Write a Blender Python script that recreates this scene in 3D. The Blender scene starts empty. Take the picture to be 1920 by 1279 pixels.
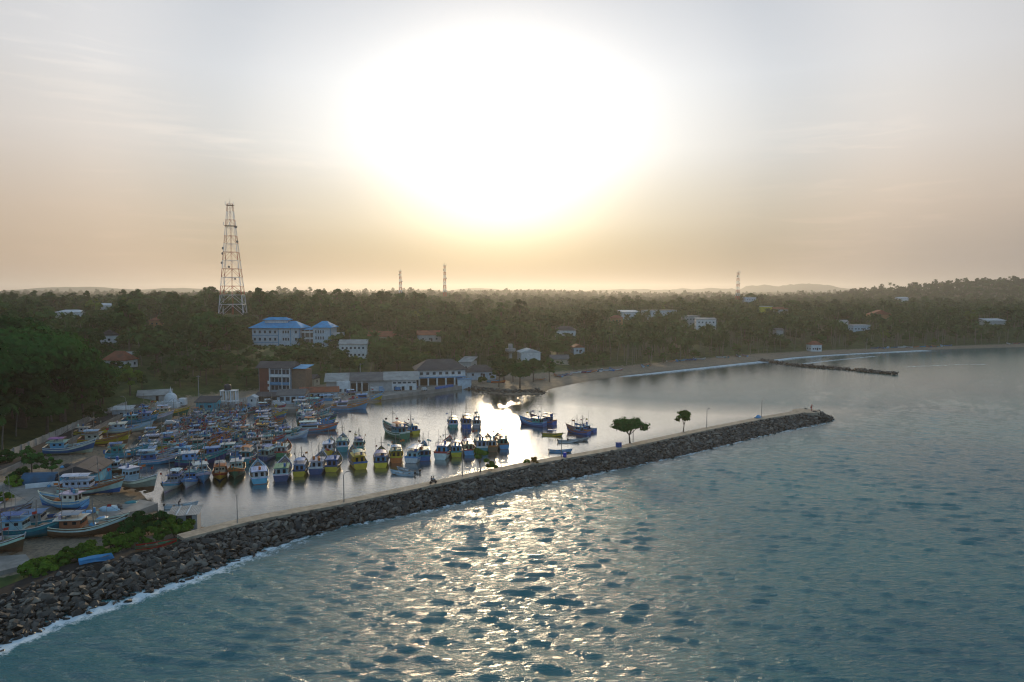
import bpy, bmesh, math, random
import numpy as np
from mathutils import Vector, Matrix

# ------------------------------------------------------------------ camera, sky, sun, exposure
rad = math.radians
S = bpy.context.scene
COL = S.collection
CAM_H, FPX, HORIZON = 45.0, 1280.0, 552.0           # drone height in metres, focal length and horizon row in photo pixels
PITCH = math.atan((639.5 - HORIZON) / FPX)
cam_data = bpy.data.cameras.new("camera")
cam_data.sensor_width = 36.0
cam_data.lens = 36.0 * FPX / 1920.0
cam_data.clip_start = 0.5
cam_data.clip_end = 40000.0
cam = bpy.data.objects.new("camera", cam_data)
cam.location = (0, 0, CAM_H)
cam.rotation_euler = (math.pi / 2 - PITCH, 0, 0)
COL.objects.link(cam)
S.camera = cam

SUN_EL, SUN_AZ = rad(11.7), rad(-0.9)                 # azimuth measured from +Y towards +X
SUN_DIR = Vector((math.sin(SUN_AZ) * math.cos(SUN_EL), math.cos(SUN_AZ) * math.cos(SUN_EL), math.sin(SUN_EL)))

world = bpy.data.worlds.new("World")
S.world = world
world.use_nodes = True
wn, wl = world.node_tree.nodes, world.node_tree.links
wn.clear()
def wnode(t, **kw):
    n = wn.new(t)
    for k, v in kw.items():
        setattr(n, k, v)
    return n
def wmath(op, a, b=None, clamp=False):
    n = wnode("ShaderNodeMath", operation=op, use_clamp=clamp)
    for i, v in enumerate((a, b)):
        if v is None: continue
        if isinstance(v, (int, float)): n.inputs[i].default_value = v
        else: wl.new(v, n.inputs[i])
    return n.outputs[0]
w_out = wnode("ShaderNodeOutputWorld")
w_bg = wnode("ShaderNodeBackground")
w_sky = wnode("ShaderNodeTexSky", sky_type='NISHITA', sun_disc=False, sun_elevation=SUN_EL, sun_rotation=SUN_AZ,
              altitude=0.0, air_density=1.0, dust_density=0.5, ozone_density=2.0)
w_bg.inputs["Strength"].default_value = 0.066
w_tc = wnode("ShaderNodeTexCoord")
w_sep = wnode("ShaderNodeSeparateXYZ")
wl.new(w_tc.outputs["Generated"], w_sep.inputs[0])
w_dot = wnode("ShaderNodeVectorMath", operation='DOT_PRODUCT')
wl.new(w_tc.outputs["Generated"], w_dot.inputs[0])
w_dot.inputs[1].default_value = SUN_DIR
w_ang = wmath('MULTIPLY', wmath('ARCCOSINE', wmath('MINIMUM', w_dot.outputs["Value"], 0.999999)), 57.29578)   # degrees from the sun
w_el = wmath('MULTIPLY', wmath('ARCSINE', wmath('MINIMUM', wmath('MAXIMUM', w_sep.outputs["Z"], -1.0), 1.0)), 57.29578)
# a thin hazy veil: forward scattering brightens the sky broadly towards the sun, warm low down and grey higher up
veil_ramp = wnode("ShaderNodeValToRGB")
wl.new(wmath('DIVIDE', w_el, 60.0, True), veil_ramp.inputs[0])
cr = veil_ramp.color_ramp
cr.elements[0].position, cr.elements[0].color = 0.0, (6.0, 4.2, 3.2, 1)
cr.elements[1].position, cr.elements[1].color = 1.0, (3.2, 4.4, 5.4, 1)
for p, c in ((0.10, (6.4, 4.3, 3.0, 1)), (0.24, (6.0, 4.6, 3.2, 1)), (0.42, (6.0, 5.5, 4.7, 1)), (0.6, (4.6, 5.0, 5.2, 1))):
    e = cr.elements.new(p); e.color = c
veil_fall = wnode("ShaderNodeValToRGB")
wl.new(wmath('DIVIDE', w_ang, 180.0, True), veil_fall.inputs[0])
vf = veil_fall.color_ramp
vf.interpolation = 'EASE'
vf.elements[0].position, vf.elements[0].color = 0.0, (.1, .1, .1, 1)
vf.elements[1].position, vf.elements[1].color = 1.0, (.0, .0, .0, 1)
for p, v in ((0.055, 0.08), (0.11, 0.36), (0.17, 0.95), (0.24, 0.9), (0.42, 0.32), (0.62, 0.08)):
    e = vf.elements.new(p); e.color = (v, v, v, 1)
veil = wnode("ShaderNodeMix", data_type='RGBA', blend_type='MULTIPLY')
veil.inputs[0].default_value = 1.0
wl.new(veil_ramp.outputs[0], veil.inputs[6]); wl.new(veil_fall.outputs[0], veil.inputs[7])
# the bright aureole of the veiled sun, spread wider along the haze layers than across them
below_ = wmath('MAXIMUM', wmath('SUBTRACT', 0.20, w_sep.outputs["Z"]), 0.0)
dx_ = wmath('MULTIPLY', wmath('MULTIPLY', wmath('SUBTRACT', w_sep.outputs["X"], SUN_DIR.x), 0.80), wmath('ADD', 1.0, wmath('MULTIPLY', below_, 5.0)))
dzr = wmath('SUBTRACT', w_sep.outputs["Z"], SUN_DIR.z)
dz_ = wmath('MAXIMUM', wmath('MULTIPLY', dzr, 1.22), wmath('MULTIPLY', dzr, -0.92))
g_ang = wmath('MULTIPLY', wmath('SQRT', wmath('ADD', wmath('MULTIPLY', dx_, dx_), wmath('MULTIPLY', dz_, dz_))), 57.29578)
g1 = wmath('MULTIPLY', wmath('EXPONENT', wmath('MULTIPLY', wmath('POWER', wmath('DIVIDE', g_ang, 9.2), 1.9), -1.0)), 8.5)
g3 = wmath('MULTIPLY', wmath('EXPONENT', wmath('MULTIPLY', wmath('POWER', wmath('DIVIDE', g_ang, 24.0), 2.0), -1.0)), 4.4)
g2 = wmath('MULTIPLY', wmath('EXPONENT', wmath('MULTIPLY', wmath('POWER', wmath('DIVIDE', w_ang, 5.0), 2.0), -1.0)), 4.0)
low = wmath('SMOOTH_MIN', wmath('MAXIMUM', wmath('DIVIDE', wmath('SUBTRACT', w_el, 1.2), 4.6), 0.0), 1.0)
low.node.inputs[2].default_value = 0.2
glow = wmath('MULTIPLY', wmath('MULTIPLY', wmath('ADD', wmath('ADD', g1, g3), g2), low), wmath('GREATER_THAN', w_dot.outputs['Value'], 0.3))
glow_col = wnode("ShaderNodeMix", data_type='RGBA', blend_type='MULTIPLY')
glow_col.inputs[0].default_value = 1.0
glow_tint = wnode("ShaderNodeValToRGB")                                             # neutral high up, warm through the thick low air
wl.new(wmath('DIVIDE', w_el, 20.0, True), glow_tint.inputs[0])
glow_tint.color_ramp.elements[0].position, glow_tint.color_ramp.elements[0].color = 0.10, (1.0, 0.80, 0.48, 1)
glow_tint.color_ramp.elements[1].position, glow_tint.color_ramp.elements[1].color = 0.52, (1.0, 0.985, 0.96, 1)
wl.new(glow_tint.outputs[0], glow_col.inputs[6])
wl.new(glow, glow_col.inputs[7])
# faint cirrus streaks
w_map = wnode("ShaderNodeMapping")
w_map.inputs["Scale"].default_value = (6.0, 2.5, 60.0)
w_map.inputs["Rotation"].default_value = (0, rad(-8), 0)
wl.new(w_tc.outputs["Generated"], w_map.inputs[0])
w_noise = wnode("ShaderNodeTexNoise")
w_noise.inputs["Scale"].default_value = 1.5
w_noise.inputs["Detail"].default_value = 7.0
w_noise.inputs["Distortion"].default_value = 0.6
wl.new(w_map.outputs[0], w_noise.inputs["Vector"])
w_big = wnode("ShaderNodeTexNoise")
w_big.inputs["Scale"].default_value = 3.2
w_big.inputs["Detail"].default_value = 3.0
wl.new(w_tc.outputs["Generated"], w_big.inputs["Vector"])
cir = wmath('MULTIPLY', wmath('MULTIPLY', wmath('SUBTRACT', w_noise.outputs[0], 0.52), 5.0, True),
            wmath('MULTIPLY', wmath('SUBTRACT', w_big.outputs[0], 0.50), 6.0, True))
w_az = wmath('MULTIPLY', wmath('ARCTAN2', w_sep.outputs["X"], w_sep.outputs["Y"]), 57.29578)
w1 = wmath('DIVIDE', wmath('SUBTRACT', w_az, -20.0), 8.0)                           # a long wisp left of the sun, sloping down to it
w2 = wmath('DIVIDE', wmath('ADD', wmath('SUBTRACT', w_el, 11.6), wmath('MULTIPLY', wmath('SUBTRACT', w_az, -23.0), 0.17)), 1.15)
wisp = wmath('MULTIPLY', wmath('EXPONENT', wmath('MULTIPLY', wmath('ADD', wmath('MULTIPLY', w1, w1), wmath('MULTIPLY', w2, w2)), -1.0)), wmath('MULTIPLY', wmath('SUBTRACT', w_noise.outputs[0], 0.40), 4.5, True))
cir = wmath('ADD', wmath('MULTIPLY', cir, 0.8), wmath('MULTIPLY', wisp, 1.7))
cir_col = wnode("ShaderNodeMix", data_type='RGBA', blend_type='MULTIPLY')
cir_col.inputs[0].default_value = 1.0
wl.new(veil.outputs[2], cir_col.inputs[6]); wl.new(wmath('MULTIPLY', cir, 0.30), cir_col.inputs[7])
def wadd(a, b):
    n = wnode("ShaderNodeMix", data_type='RGBA', blend_type='ADD')
    n.inputs[0].default_value = 1.0
    wl.new(a, n.inputs[6]); wl.new(b, n.inputs[7])
    return n.outputs[2]
dim = wnode("ShaderNodeMix", data_type='RGBA', blend_type='MULTIPLY')          # thick air near the horizon dims the sky behind it
dim.inputs[0].default_value = 1.0
dim_v = wmath('MINIMUM', wmath('ADD', wmath('MULTIPLY', wmath('MAXIMUM', w_el, 0.0), 0.060), 0.0), 1.0)
wl.new(w_sky.outputs[0], dim.inputs[6]); wl.new(dim_v, dim.inputs[7])
# cool open sky away from the sun
cool_f = wnode("ShaderNodeMapRange", interpolation_type='SMOOTHSTEP')
for i_, v_ in zip((1, 2, 3, 4), (45.0, 110.0, 0.0, 1.0)): cool_f.inputs[i_].default_value = v_
wl.new(w_ang, cool_f.inputs[0])
cool = wnode("ShaderNodeMix", data_type='RGBA', blend_type='MULTIPLY')
cool.inputs[0].default_value = 1.0
cool.inputs[6].default_value = (2.7, 4.5, 6.4, 1)
wl.new(cool_f.outputs[0], cool.inputs[7])
tot = wadd(wadd(wadd(wadd(dim.outputs[2], cool.outputs[2]), veil.outputs[2]), glow_col.outputs[2]), cir_col.outputs[2])
# a dull violet-grey cloud bank low on the right
bank_x = wnode("ShaderNodeMapRange", interpolation_type='SMOOTHSTEP')
for i_, v_ in zip((1, 2, 3, 4), (0.08, 0.62, 0.0, 1.0)): bank_x.inputs[i_].default_value = v_
wl.new(w_sep.outputs["X"], bank_x.inputs[0])
bank_e = wnode("ShaderNodeMapRange", interpolation_type='SMOOTHSTEP')
for i_, v_ in zip((1, 2, 3, 4), (0.5, 9.0, 1.0, 0.0)): bank_e.inputs[i_].default_value = v_
wl.new(wmath('ADD', w_el, wmath('MULTIPLY', wmath('SUBTRACT', w_big.outputs[0], 0.5), 7.0)), bank_e.inputs[0])
bank = wnode("ShaderNodeMix", data_type='RGBA', blend_type='MULTIPLY')
wl.new(wmath('MULTIPLY', bank_x.outputs[0], bank_e.outputs[0]), bank.inputs[0])
wl.new(tot, bank.inputs[6]); bank.inputs[7].default_value = (0.66, 0.78, 1.0, 1)
wl.new(bank.outputs[2], w_bg.inputs["Color"])
wl.new(w_bg.outputs[0], w_out.inputs["Surface"])

sun_data = bpy.data.lights.new("sun", 'SUN')
sun_data.energy = 2.1
sun_data.angle = rad(1.2)
sun_data.color = (1.0, 0.76, 0.46)
sun = bpy.data.objects.new("sun", sun_data)
sun.rotation_euler = (-SUN_DIR).to_track_quat('-Z', 'Y').to_euler()
sun.location = (0, 0, 300)
COL.objects.link(sun)

S.view_settings.view_transform = 'Standard'
S.view_settings.look = 'None'
S.view_settings.exposure = 0.12
S.view_settings.gamma = 1.0
S.render.engine = 'CYCLES'
S.cycles.use_denoising = True
S.cycles.max_bounces = 6
S.cycles.diffuse_bounces = 2
S.cycles.glossy_bounces = 3
S.cycles.transmission_bounces = 2
S.cycles.volume_bounces = 0
S.cycles.sample_clamp_indirect = 6.0
S.cycles.sample_clamp_direct = 24.0
S.cycles.use_adaptive_sampling = True
S.cycles.adaptive_threshold = 0.01
S.cycles.filter_width = 1.2
# ------------------------------------------------------------------ helpers
random.seed(7)
HAZE_DENSITY = 0.00012
RNG = np.random.default_rng(11)
_F = np.array((0, math.cos(PITCH), -math.sin(PITCH)))
_U = np.array((0, math.sin(PITCH), math.cos(PITCH)))

def ray(px, py):
    return _F * FPX + np.array((px - 960.0, 0, 0)) + _U * (639.5 - py)
def P(px, py, z=0.0):
    """ground point at height z seen at a photo pixel"""
    d = ray(px, py)
    t = (z - CAM_H) / d[2]
    return (d[0] * t, d[1] * t)
def PD(px, py, dist):
    """point at forward distance dist seen at a photo pixel"""
    d = ray(px, py)
    t = dist / d[1]
    return Vector((d[0] * t, dist, CAM_H + d[2] * t))
def to_px(x, y, z):
    v = np.array((x, y, z - CAM_H))
    f = v @ _F
    return 960 + FPX * x / f, 639.5 - FPX * (v @ _U) / f, f

def link(o, parent=None):
    COL.objects.link(o)
    if parent is not None:
        o.parent = parent
    return o
def tag(o, label=None, cat=None, group=None, kind=None):
    if label: o["label"] = label
    if cat: o["category"] = cat
    if group: o["group"] = group
    if kind: o["kind"] = kind
    return o
def empty(name, loc=(0, 0, 0), rz=0.0, label=None, cat=None, group=None):
    o = bpy.data.objects.new(name, None)
    o.empty_display_size = 0.5
    o.location = loc
    o.rotation_euler = (0, 0, rz)
    COL.objects.link(o)
    return tag(o, label, cat, group)

class MB:
    """collects faces, builds one mesh"""
    def __init__(self):
        self.v, self.f, self.m = [], [], []
    def face(self, pts, mi=0):
        n = len(self.v)
        self.v.extend([tuple(p) for p in pts])
        self.f.append(tuple(range(n, n + len(pts))))
        self.m.append(mi)
    def grid(self, rows, mi=0, closed=False):
        """rows of points -> quads; mi may be a function (row, column)"""
        n, w = len(self.v), len(rows[0])
        for r in rows:
            self.v.extend([tuple(p) for p in r])
        for i in range(len(rows) - 1):
            for j in range(w if closed else w - 1):
                k = (j + 1) % w
                self.f.append((n + i * w + j, n + i * w + k, n + (i + 1) * w + k, n + (i + 1) * w + j))
                self.m.append(mi(i, j) if callable(mi) else mi)
        return self
    def box(self, x0, x1, y0, y1, z0, z1, mi=0, M=None):
        c = [Vector((x, y, z)) for z in (z0, z1) for y in (y0, y1) for x in (x0, x1)]
        if M is not None: c = [M @ p for p in c]
        n = len(self.v)
        self.v.extend([tuple(p) for p in c])
        for q in ((0, 2, 3, 1), (4, 5, 7, 6), (0, 1, 5, 4), (2, 6, 7, 3), (0, 4, 6, 2), (1, 3, 7, 5)):
            self.f.append(tuple(n + i for i in q)); self.m.append(mi)
        return self
    def tube(self, pts, radii, n=6, mi=0, cap=True):
        pts = [Vector(p) for p in pts]
        if isinstance(radii, (int, float)): radii = [radii] * len(pts)
        rows = []
        for i, p in enumerate(pts):
            t = (pts[min(i + 1, len(pts) - 1)] - pts[max(i - 1, 0)]).normalized()
            a = t.cross(Vector((0, 0, 1)) if abs(t.z) < 0.9 else Vector((1, 0, 0))).normalized()
            b = t.cross(a)
            rows.append([p + (a * math.cos(2 * math.pi * k / n) + b * math.sin(2 * math.pi * k / n)) * radii[i] for k in range(n)])
        self.grid(rows, mi, closed=True)
        if cap:
            self.face(list(reversed(rows[0])), mi); self.face(rows[-1], mi)
        return self
    def lathe(self, prof, n=12, mi=0, c=(0, 0)):
        rows = [[(c[0] + r * math.cos(2 * math.pi * k / n), c[1] + r * math.sin(2 * math.pi * k / n), z) for k in range(n)] for r, z in prof]
        self.grid(rows, mi, closed=True)
        if prof[-1][0] > 1e-3: self.face(rows[-1], mi)
        return self
    def mesh(self, name, mats, smooth=False):
        me = bpy.data.meshes.new(name)
        me.from_pydata(self.v, [], self.f)
        for m in (mats if isinstance(mats, (list, tuple)) else [mats]):
            me.materials.append(m)
        if any(self.m): me.polygons.foreach_set("material_index", self.m)
        if smooth: me.polygons.foreach_set("use_smooth", [True] * len(self.f))
        me.validate(); me.update()
        return me
    def build(self, name, mats, parent=None, loc=None, rz=0.0, smooth=False):
        o = bpy.data.objects.new(name, self.mesh(name, mats, smooth))
        if loc is not None: o.location = loc
        if rz: o.rotation_euler = (0, 0, rz)
        return link(o, parent)

def inst(name, me, parent=None, loc=(0, 0, 0), rot=(0, 0, 0), scale=(1, 1, 1), color=None):
    o = bpy.data.objects.new(name, me)
    o.location, o.rotation_euler = loc, rot
    o.scale = scale if isinstance(scale, (tuple, list, Vector)) else (scale,) * 3
    if color: o.color = (*color[:3], 1)
    return link(o, parent)

def mesh_np(name, verts, faces, mat, smooth=True):
    """regular numpy quads/tris to a mesh"""
    me = bpy.data.meshes.new(name)
    nv, nf, k = len(verts), len(faces), faces.shape[1]
    me.vertices.add(nv); me.vertices.foreach_set("co", np.asarray(verts, np.float32).ravel())
    me.loops.add(nf * k); me.loops.foreach_set("vertex_index", faces.astype(np.int32).ravel())
    me.polygons.add(nf)
    me.polygons.foreach_set("loop_start", np.arange(0, nf * k, k, dtype=np.int32))
    me.polygons.foreach_set("use_smooth", np.full(nf, smooth))
    me.materials.append(mat)
    me.update(calc_edges=True)
    return me
def grid_faces(nr, nc):
    i = np.arange((nr - 1) * nc).reshape(nr - 1, nc)[:, :-1].ravel()
    return np.stack((i, i + 1, i + nc + 1, i + nc), 1)
def vnoise(x, y, seed=0, octaves=4):
    """smooth value noise for terrain and scatter, about -1..1"""
    r = np.random.default_rng(seed)
    tab = r.uniform(-1, 1, (256, 256))
    out, amp, tot = 0, 1.0, 0
    x, y = np.asarray(x, float), np.asarray(y, float)
    for _ in range(octaves):
        xi, yi = np.floor(x).astype(int), np.floor(y).astype(int)
        fx, fy = x - xi, y - yi
        fx, fy = fx * fx * (3 - 2 * fx), fy * fy * (3 - 2 * fy)
        a, b = tab[xi % 256, yi % 256], tab[(xi + 1) % 256, yi % 256]
        c, d = tab[xi % 256, (yi + 1) % 256], tab[(xi + 1) % 256, (yi + 1) % 256]
        out = out + amp * ((a * (1 - fx) + b * fx) * (1 - fy) + (c * (1 - fx) + d * fx) * fy)
        tot += amp; amp *= 0.5; x = x * 2.03 + 17.1; y = y * 2.03 + 5.3
    return out / tot
def seg_dist(x, y, line):
    """unsigned distance to an open polyline"""
    d = np.full(np.shape(x), 1e9)
    for (ax, ay), (bx, by) in zip(line[:-1], line[1:]):
        vx, vy = bx - ax, by - ay
        t = np.clip(((x - ax) * vx + (y - ay) * vy) / (vx * vx + vy * vy + 1e-9), 0, 1)
        d = np.minimum(d, np.hypot(x - ax - t * vx, y - ay - t * vy))
    return d
def inside(x, y, poly):
    r = np.zeros(np.shape(x), bool)
    for (ax, ay), (bx, by) in zip(poly, poly[1:] + poly[:1]):
        c = ((ay > y) != (by > y)) & (x < (bx - ax) * (y - ay) / (by - ay + 1e-12) + ax)
        r ^= c
    return r

# ------------------------------------------------------------------ materials
MATS = {}
def nodes_of(name):
    m = bpy.data.materials.new(name)
    m.use_nodes = True
    nt = m.node_tree
    return m, nt, nt.nodes["Principled BSDF"]
def nd(nt, t, **kw):
    n = nt.nodes.new(t)
    for k, v in kw.items():
        setattr(n, k, v)
    return n
def noise_of(nt, scale, detail=4.0, rough=0.55, coord="Object", vec=None):
    n = nd(nt, "ShaderNodeTexNoise")
    n.inputs["Scale"].default_value = scale
    n.inputs["Detail"].default_value = detail
    n.inputs["Roughness"].default_value = rough
    if vec is None:
        vec = nd(nt, "ShaderNodeTexCoord").outputs[coord]
    nt.links.new(vec, n.inputs["Vector"])
    return n.outputs[0]
def mixc(nt, fac, a, b, blend='MIX'):
    n = nd(nt, "ShaderNodeMix", data_type='RGBA', blend_type=blend)
    for i, v in ((0, fac), (6, a), (7, b)):
        if isinstance(v, (int, float)): n.inputs[i].default_value = v
        elif isinstance(v, (tuple, list)): n.inputs[i].default_value = (*v[:3], 1)
        else: nt.links.new(v, n.inputs[i])
    return n.outputs[2]
def ramp(nt, fac, lo, hi, a=0.0, b=1.0):
    n = nd(nt, "ShaderNodeMapRange", clamp=True)
    nt.links.new(fac, n.inputs[0])
    for i, v in zip((1, 2, 3, 4), (lo, hi, a, b)): n.inputs[i].default_value = v
    return n.outputs[0]
def bump_of(nt, bsdf, height, strength=0.4, dist=0.1):
    b = nd(nt, "ShaderNodeBump")
    b.inputs["Strength"].default_value = strength
    b.inputs["Distance"].default_value = dist
    nt.links.new(height, b.inputs["Height"])
    nt.links.new(b.outputs[0], bsdf.inputs["Normal"])
    return b
def mat(name, col, rough=0.7, var=0.25, scale=1.2, dirt=None, bump=0.0, metal=0.0):
    """flat colour broken up by noise, with optional dirt of another colour"""
    if name in MATS: return MATS[name]
    m, nt, b = nodes_of(name)
    geo = nd(nt, "ShaderNodeNewGeometry").outputs["Position"]
    n1 = noise_of(nt, scale, 5, 0.6, vec=geo)
    c = mixc(nt, ramp(nt, n1, 0.3, 0.7), tuple(x * (1 - var) for x in col), tuple(min(1, x * (1 + var * 0.5)) for x in col))
    if dirt:
        n2 = noise_of(nt, scale * 0.6, 6, 0.7, vec=geo)
        c = mixc(nt, ramp(nt, n2, 0.5, 0.72, 0, 0.75), c, dirt)
    nt.links.new(c, b.inputs["Base Color"])
    b.inputs["Roughness"].default_value = rough
    b.inputs["Metallic"].default_value = metal
    b.inputs["Specular IOR Level"].default_value = 0.18 if rough > .6 else 0.45
    if bump: bump_of(nt, b, noise_of(nt, scale * 4, 4, vec=geo), bump, 0.05)
    MATS[name] = m
    return m
def paint(name, attr=None, rough=0.45, wear=0.35):
    """worn boat or house paint: colour from the object colour, or from a custom property of the object"""
    if name in MATS: return MATS[name]
    m, nt, b = nodes_of(name)
    if attr:
        a = nd(nt, "ShaderNodeAttribute", attribute_type='OBJECT', attribute_name=attr).outputs["Color"]
    else:
        a = nd(nt, "ShaderNodeObjectInfo").outputs["Color"]
    geo = nd(nt, "ShaderNodeNewGeometry").outputs["Position"]
    mp = nd(nt, "ShaderNodeMapping"); mp.inputs["Scale"].default_value = (1, 1, 0.35)
    nt.links.new(geo, mp.inputs[0])
    c = mixc(nt, ramp(nt, noise_of(nt, 0.9, 5, 0.6, vec=geo), 0.3, 0.75), mixc(nt, 0.35, a, (0, 0, 0)), a)
    c = mixc(nt, ramp(nt, noise_of(nt, 2.4, 7, 0.75, vec=mp.outputs[0]), 0.56, 0.70, 0, wear), c, (0.16, 0.10, 0.06))
    c = mixc(nt, ramp(nt, noise_of(nt, 5.0, 5, 0.7, vec=mp.outputs[0]), 0.6, 0.7, 0, wear * 0.6), c, (0.5, 0.5, 0.48))
    nt.links.new(c, b.inputs["Base Color"])
    b.inputs["Roughness"].default_value = rough
    MATS[name] = m
    return m
# ------------------------------------------------------------------ plan of the place
TOE = [P(*q) for q in ((-620, 1500), (-300, 1370), (-40, 1236), (100, 1172), (250, 1122), (400, 1072), (520, 1024), (645, 986), (790, 960),
                       (1000, 912), (1160, 880), (1300, 850), (1440, 815), (1545, 794))]
CREST = [P(*q, 2.7) for q in ((-620, 1330), (-300, 1225), (-40, 1132), (100, 1076), (250, 1038), (345, 1012), (480, 977), (645, 947), (870, 899),
                              (1000, 872), (1160, 844), (1325, 808), (1430, 787), (1520, 773))]
WATERLINE = [P(*q) for q in ((400, 990), (345, 984), (302, 972), (284, 945), (262, 922), (226, 905), (200, 880), (214, 860), (236, 842), (262, 817),
                             (300, 797), (345, 780), (400, 770), (470, 766), (530, 764), (600, 760), (700, 757), (716, 752), (760, 745), (870, 728),
                             (900, 735), (960, 742), (1018, 739), (1028, 731), (1042, 727), (1090, 717), (1169, 705), (1280, 693), (1400, 680),
                             (1430, 677), (1480, 671), (1530, 667), (1600, 663), (1720, 657), (1920, 651), (2300, 645))] + [(2600, 640), (6000, 800)]
LAND = WATERLINE + [(9000, 800), (9000, 14000), (-9000, 14000), (-9000, -300), (-260, -300)] + CREST[:6] + [P(420, 1000)]
FOOT = [P(*q, 2.0) for q in ((-900, 1010), (-300, 930), (0, 868), (120, 812), (215, 772), (300, 750), (400, 738), (480, 731), (560, 725), (700, 712),
                             (870, 703), (1000, 700), (1200, 682), (1420, 662), (1560, 655), (1920, 643), (2300, 636))] + [(2600, 690), (9000, 900)]
FOOT_POLY = FOOT + [(9000, 16000), (-9000, 16000), (-9000, 100)]

SITES = [(*PD(px, py, dd), rr_) for px, py, dd, rr_ in (
    (500, 664, 434, 26), (545, 664, 436, 26), (590, 664, 438, 22), (128, 604, 560, 20), (290, 620, 500, 12), (205, 648, 360, 10), (214, 690, 300, 11), (241, 678, 322, 8), (662, 672, 394, 15), (712, 640, 454, 15),
    (806, 640, 454, 14), (995, 676, 410, 13), (1050, 684, 417, 11), (1060, 630, 494, 14), (1086, 662, 434, 9), (1156, 612, 562, 11), (1182, 602, 642, 16), (1238, 600, 682, 26), (1298, 612, 602, 13), (1324, 616, 562, 14),
    (1435, 592, 762, 15), (1466, 590, 772, 15), (1408, 572, 982, 16), (1652, 600, 692, 18), (1616, 620, 602, 15), (1462, 632, 542, 9), (1578, 612, 642, 13), (1868, 608, 642, 18), (437, 590, 520, 20))]
def ground(x, y):
    x, y = np.asarray(x, float), np.asarray(y, float)
    s = seg_dist(x, y, WATERLINE + [])
    s = np.minimum(s, seg_dist(x, y, [(-260, -300)] + CREST[:6] + [P(420, 1000), WATERLINE[0]]))
    s = np.where(inside(x, y, LAND), s, -s)
    base = np.clip(s * 0.16, -3.5, 1.3)
    base = base + np.clip((s - 8) * 0.02, 0, 0.7)
    D = seg_dist(x, y, FOOT)
    D = np.where(inside(x, y, FOOT_POLY), D, 0)
    left = np.interp(D, (0, 8, 25, 60, 150, 260, 420, 900, 2000, 4000), (0, 2, 6.5, 12, 18, 22, 23, 19, 18, 20))
    mid = np.interp(D, (0, 30, 100, 250, 500, 900, 2000, 4000), (0, 2.5, 7, 12, 15, 15, 17, 20))
    w = np.clip((x + 40) / -90.0, 0, 1)
    w = w * w * (3 - 2 * w)
    h = base + w * left + (1 - w) * mid
    h = h + np.clip((D - 60) / 300, 0, 1) * 8 * vnoise(x / 210, y / 210, 3, 3) + np.clip((D - 500) / 900, 0, 1) * 16 * vnoise(x / 620 + 9, y / 480, 23, 3)
    # the long wooded ridge on the right and far rolling hills
    def bumpf(cx, cy, sx, sy, a): return a * np.exp(-((x - cx) / sx) ** 2 - ((y - cy) / sy) ** 2)
    h = h + bumpf(1500, 1750, 640, 360, 56) + bumpf(-700, 1900, 500, 300, 8)
    for sx_, sy_, sz_, sr_ in SITES:                                # levelled building plots
        w_ = np.exp(-(np.hypot(x - sx_, y - sy_ - 4) / (sr_ * 1.25)) ** 4)
        h = h + (sz_ - h) * w_
    far = np.clip((y - 2600) / 1600, 0, 1)
    h = h + far * (26 + 30 * vnoise(x / 900, y / 900, 9, 4))
    return h
def gz(x, y):
    return float(ground(np.array([x]), np.array([y]))[0])

def lines(segs):
    out = []
    for a, b, s0, s1 in segs:
        v = a
        while v < b - 1e-6:
            out.append(v)
            v += s0 + (s1 - s0) * (v - a) / (b - a)
    out.append(segs[-1][1])
    return np.array(out)

# ---- terrain
m, nt, b = nodes_of("soil_and_grass")
geo = nd(nt, "ShaderNodeNewGeometry").outputs["Position"]
sepz = nd(nt, "ShaderNodeSeparateXYZ"); nt.links.new(geo, sepz.inputs[0])
sand = mixc(nt, ramp(nt, noise_of(nt, 0.35, 6, 0.65, vec=geo), 0.3, 0.7), (0.20, 0.155, 0.11), (0.34, 0.26, 0.18))
grit = mixc(nt, ramp(nt, noise_of(nt, 1.7, 6, 0.7, vec=geo), 0.45, 0.7), sand, (0.10, 0.085, 0.07))
grass = mixc(nt, ramp(nt, noise_of(nt, 0.22, 6, 0.65, vec=geo), 0.35, 0.65), (0.025, 0.05, 0.015), (0.075, 0.105, 0.03))
at = nd(nt, "ShaderNodeAttribute", attribute_name="green").outputs["Fac"]
gm = nd(nt, "ShaderNodeMath", operation='ADD'); nt.links.new(at, gm.inputs[0])
nt.links.new(ramp(nt, noise_of(nt, 0.5, 5, 0.7, vec=geo), 0.3, 0.7, -0.25, 0.25), gm.inputs[1])
c = mixc(nt, ramp(nt, gm.outputs[0], 0.4, 0.6), grit, grass)
c = mixc(nt, ramp(nt, sepz.outputs["Z"], 0.0, 0.45, 0.55, 0.0), c, (0.07, 0.055, 0.04))
nt.links.new(c, b.inputs["Base Color"])
b.inputs["Roughness"].default_value = 0.9
b.inputs["Specular IOR Level"].default_value = 0.15
bump_of(nt, b, noise_of(nt, 1.5, 6, 0.7, vec=geo), 0.5, 0.25)
M_GROUND = m
gx = lines([(-9000, -900, 400, 60), (-900, -240, 50, 5), (-240, 420, 2.6, 2.6), (420, 1200, 5, 30), (1200, 9000, 40, 500)])
gy = lines([(-300, 60, 40, 10), (60, 480, 2.6, 2.6), (480, 1000, 4, 14), (1000, 3000, 18, 60), (3000, 13500, 70, 420)])
GX, GY = np.meshgrid(gx, gy)
HZ = ground(GX, GY)
ter = mesh_np("terrain", np.stack((GX.ravel(), GY.ravel(), HZ.ravel()), 1), grid_faces(len(gy), len(gx)), M_GROUND)
Dg = np.where(inside(GX, GY, FOOT_POLY), seg_dist(GX, GY, FOOT), -seg_dist(GX, GY, FOOT))
green = np.clip(0.5 + Dg / 16.0, 0, 1)
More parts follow.
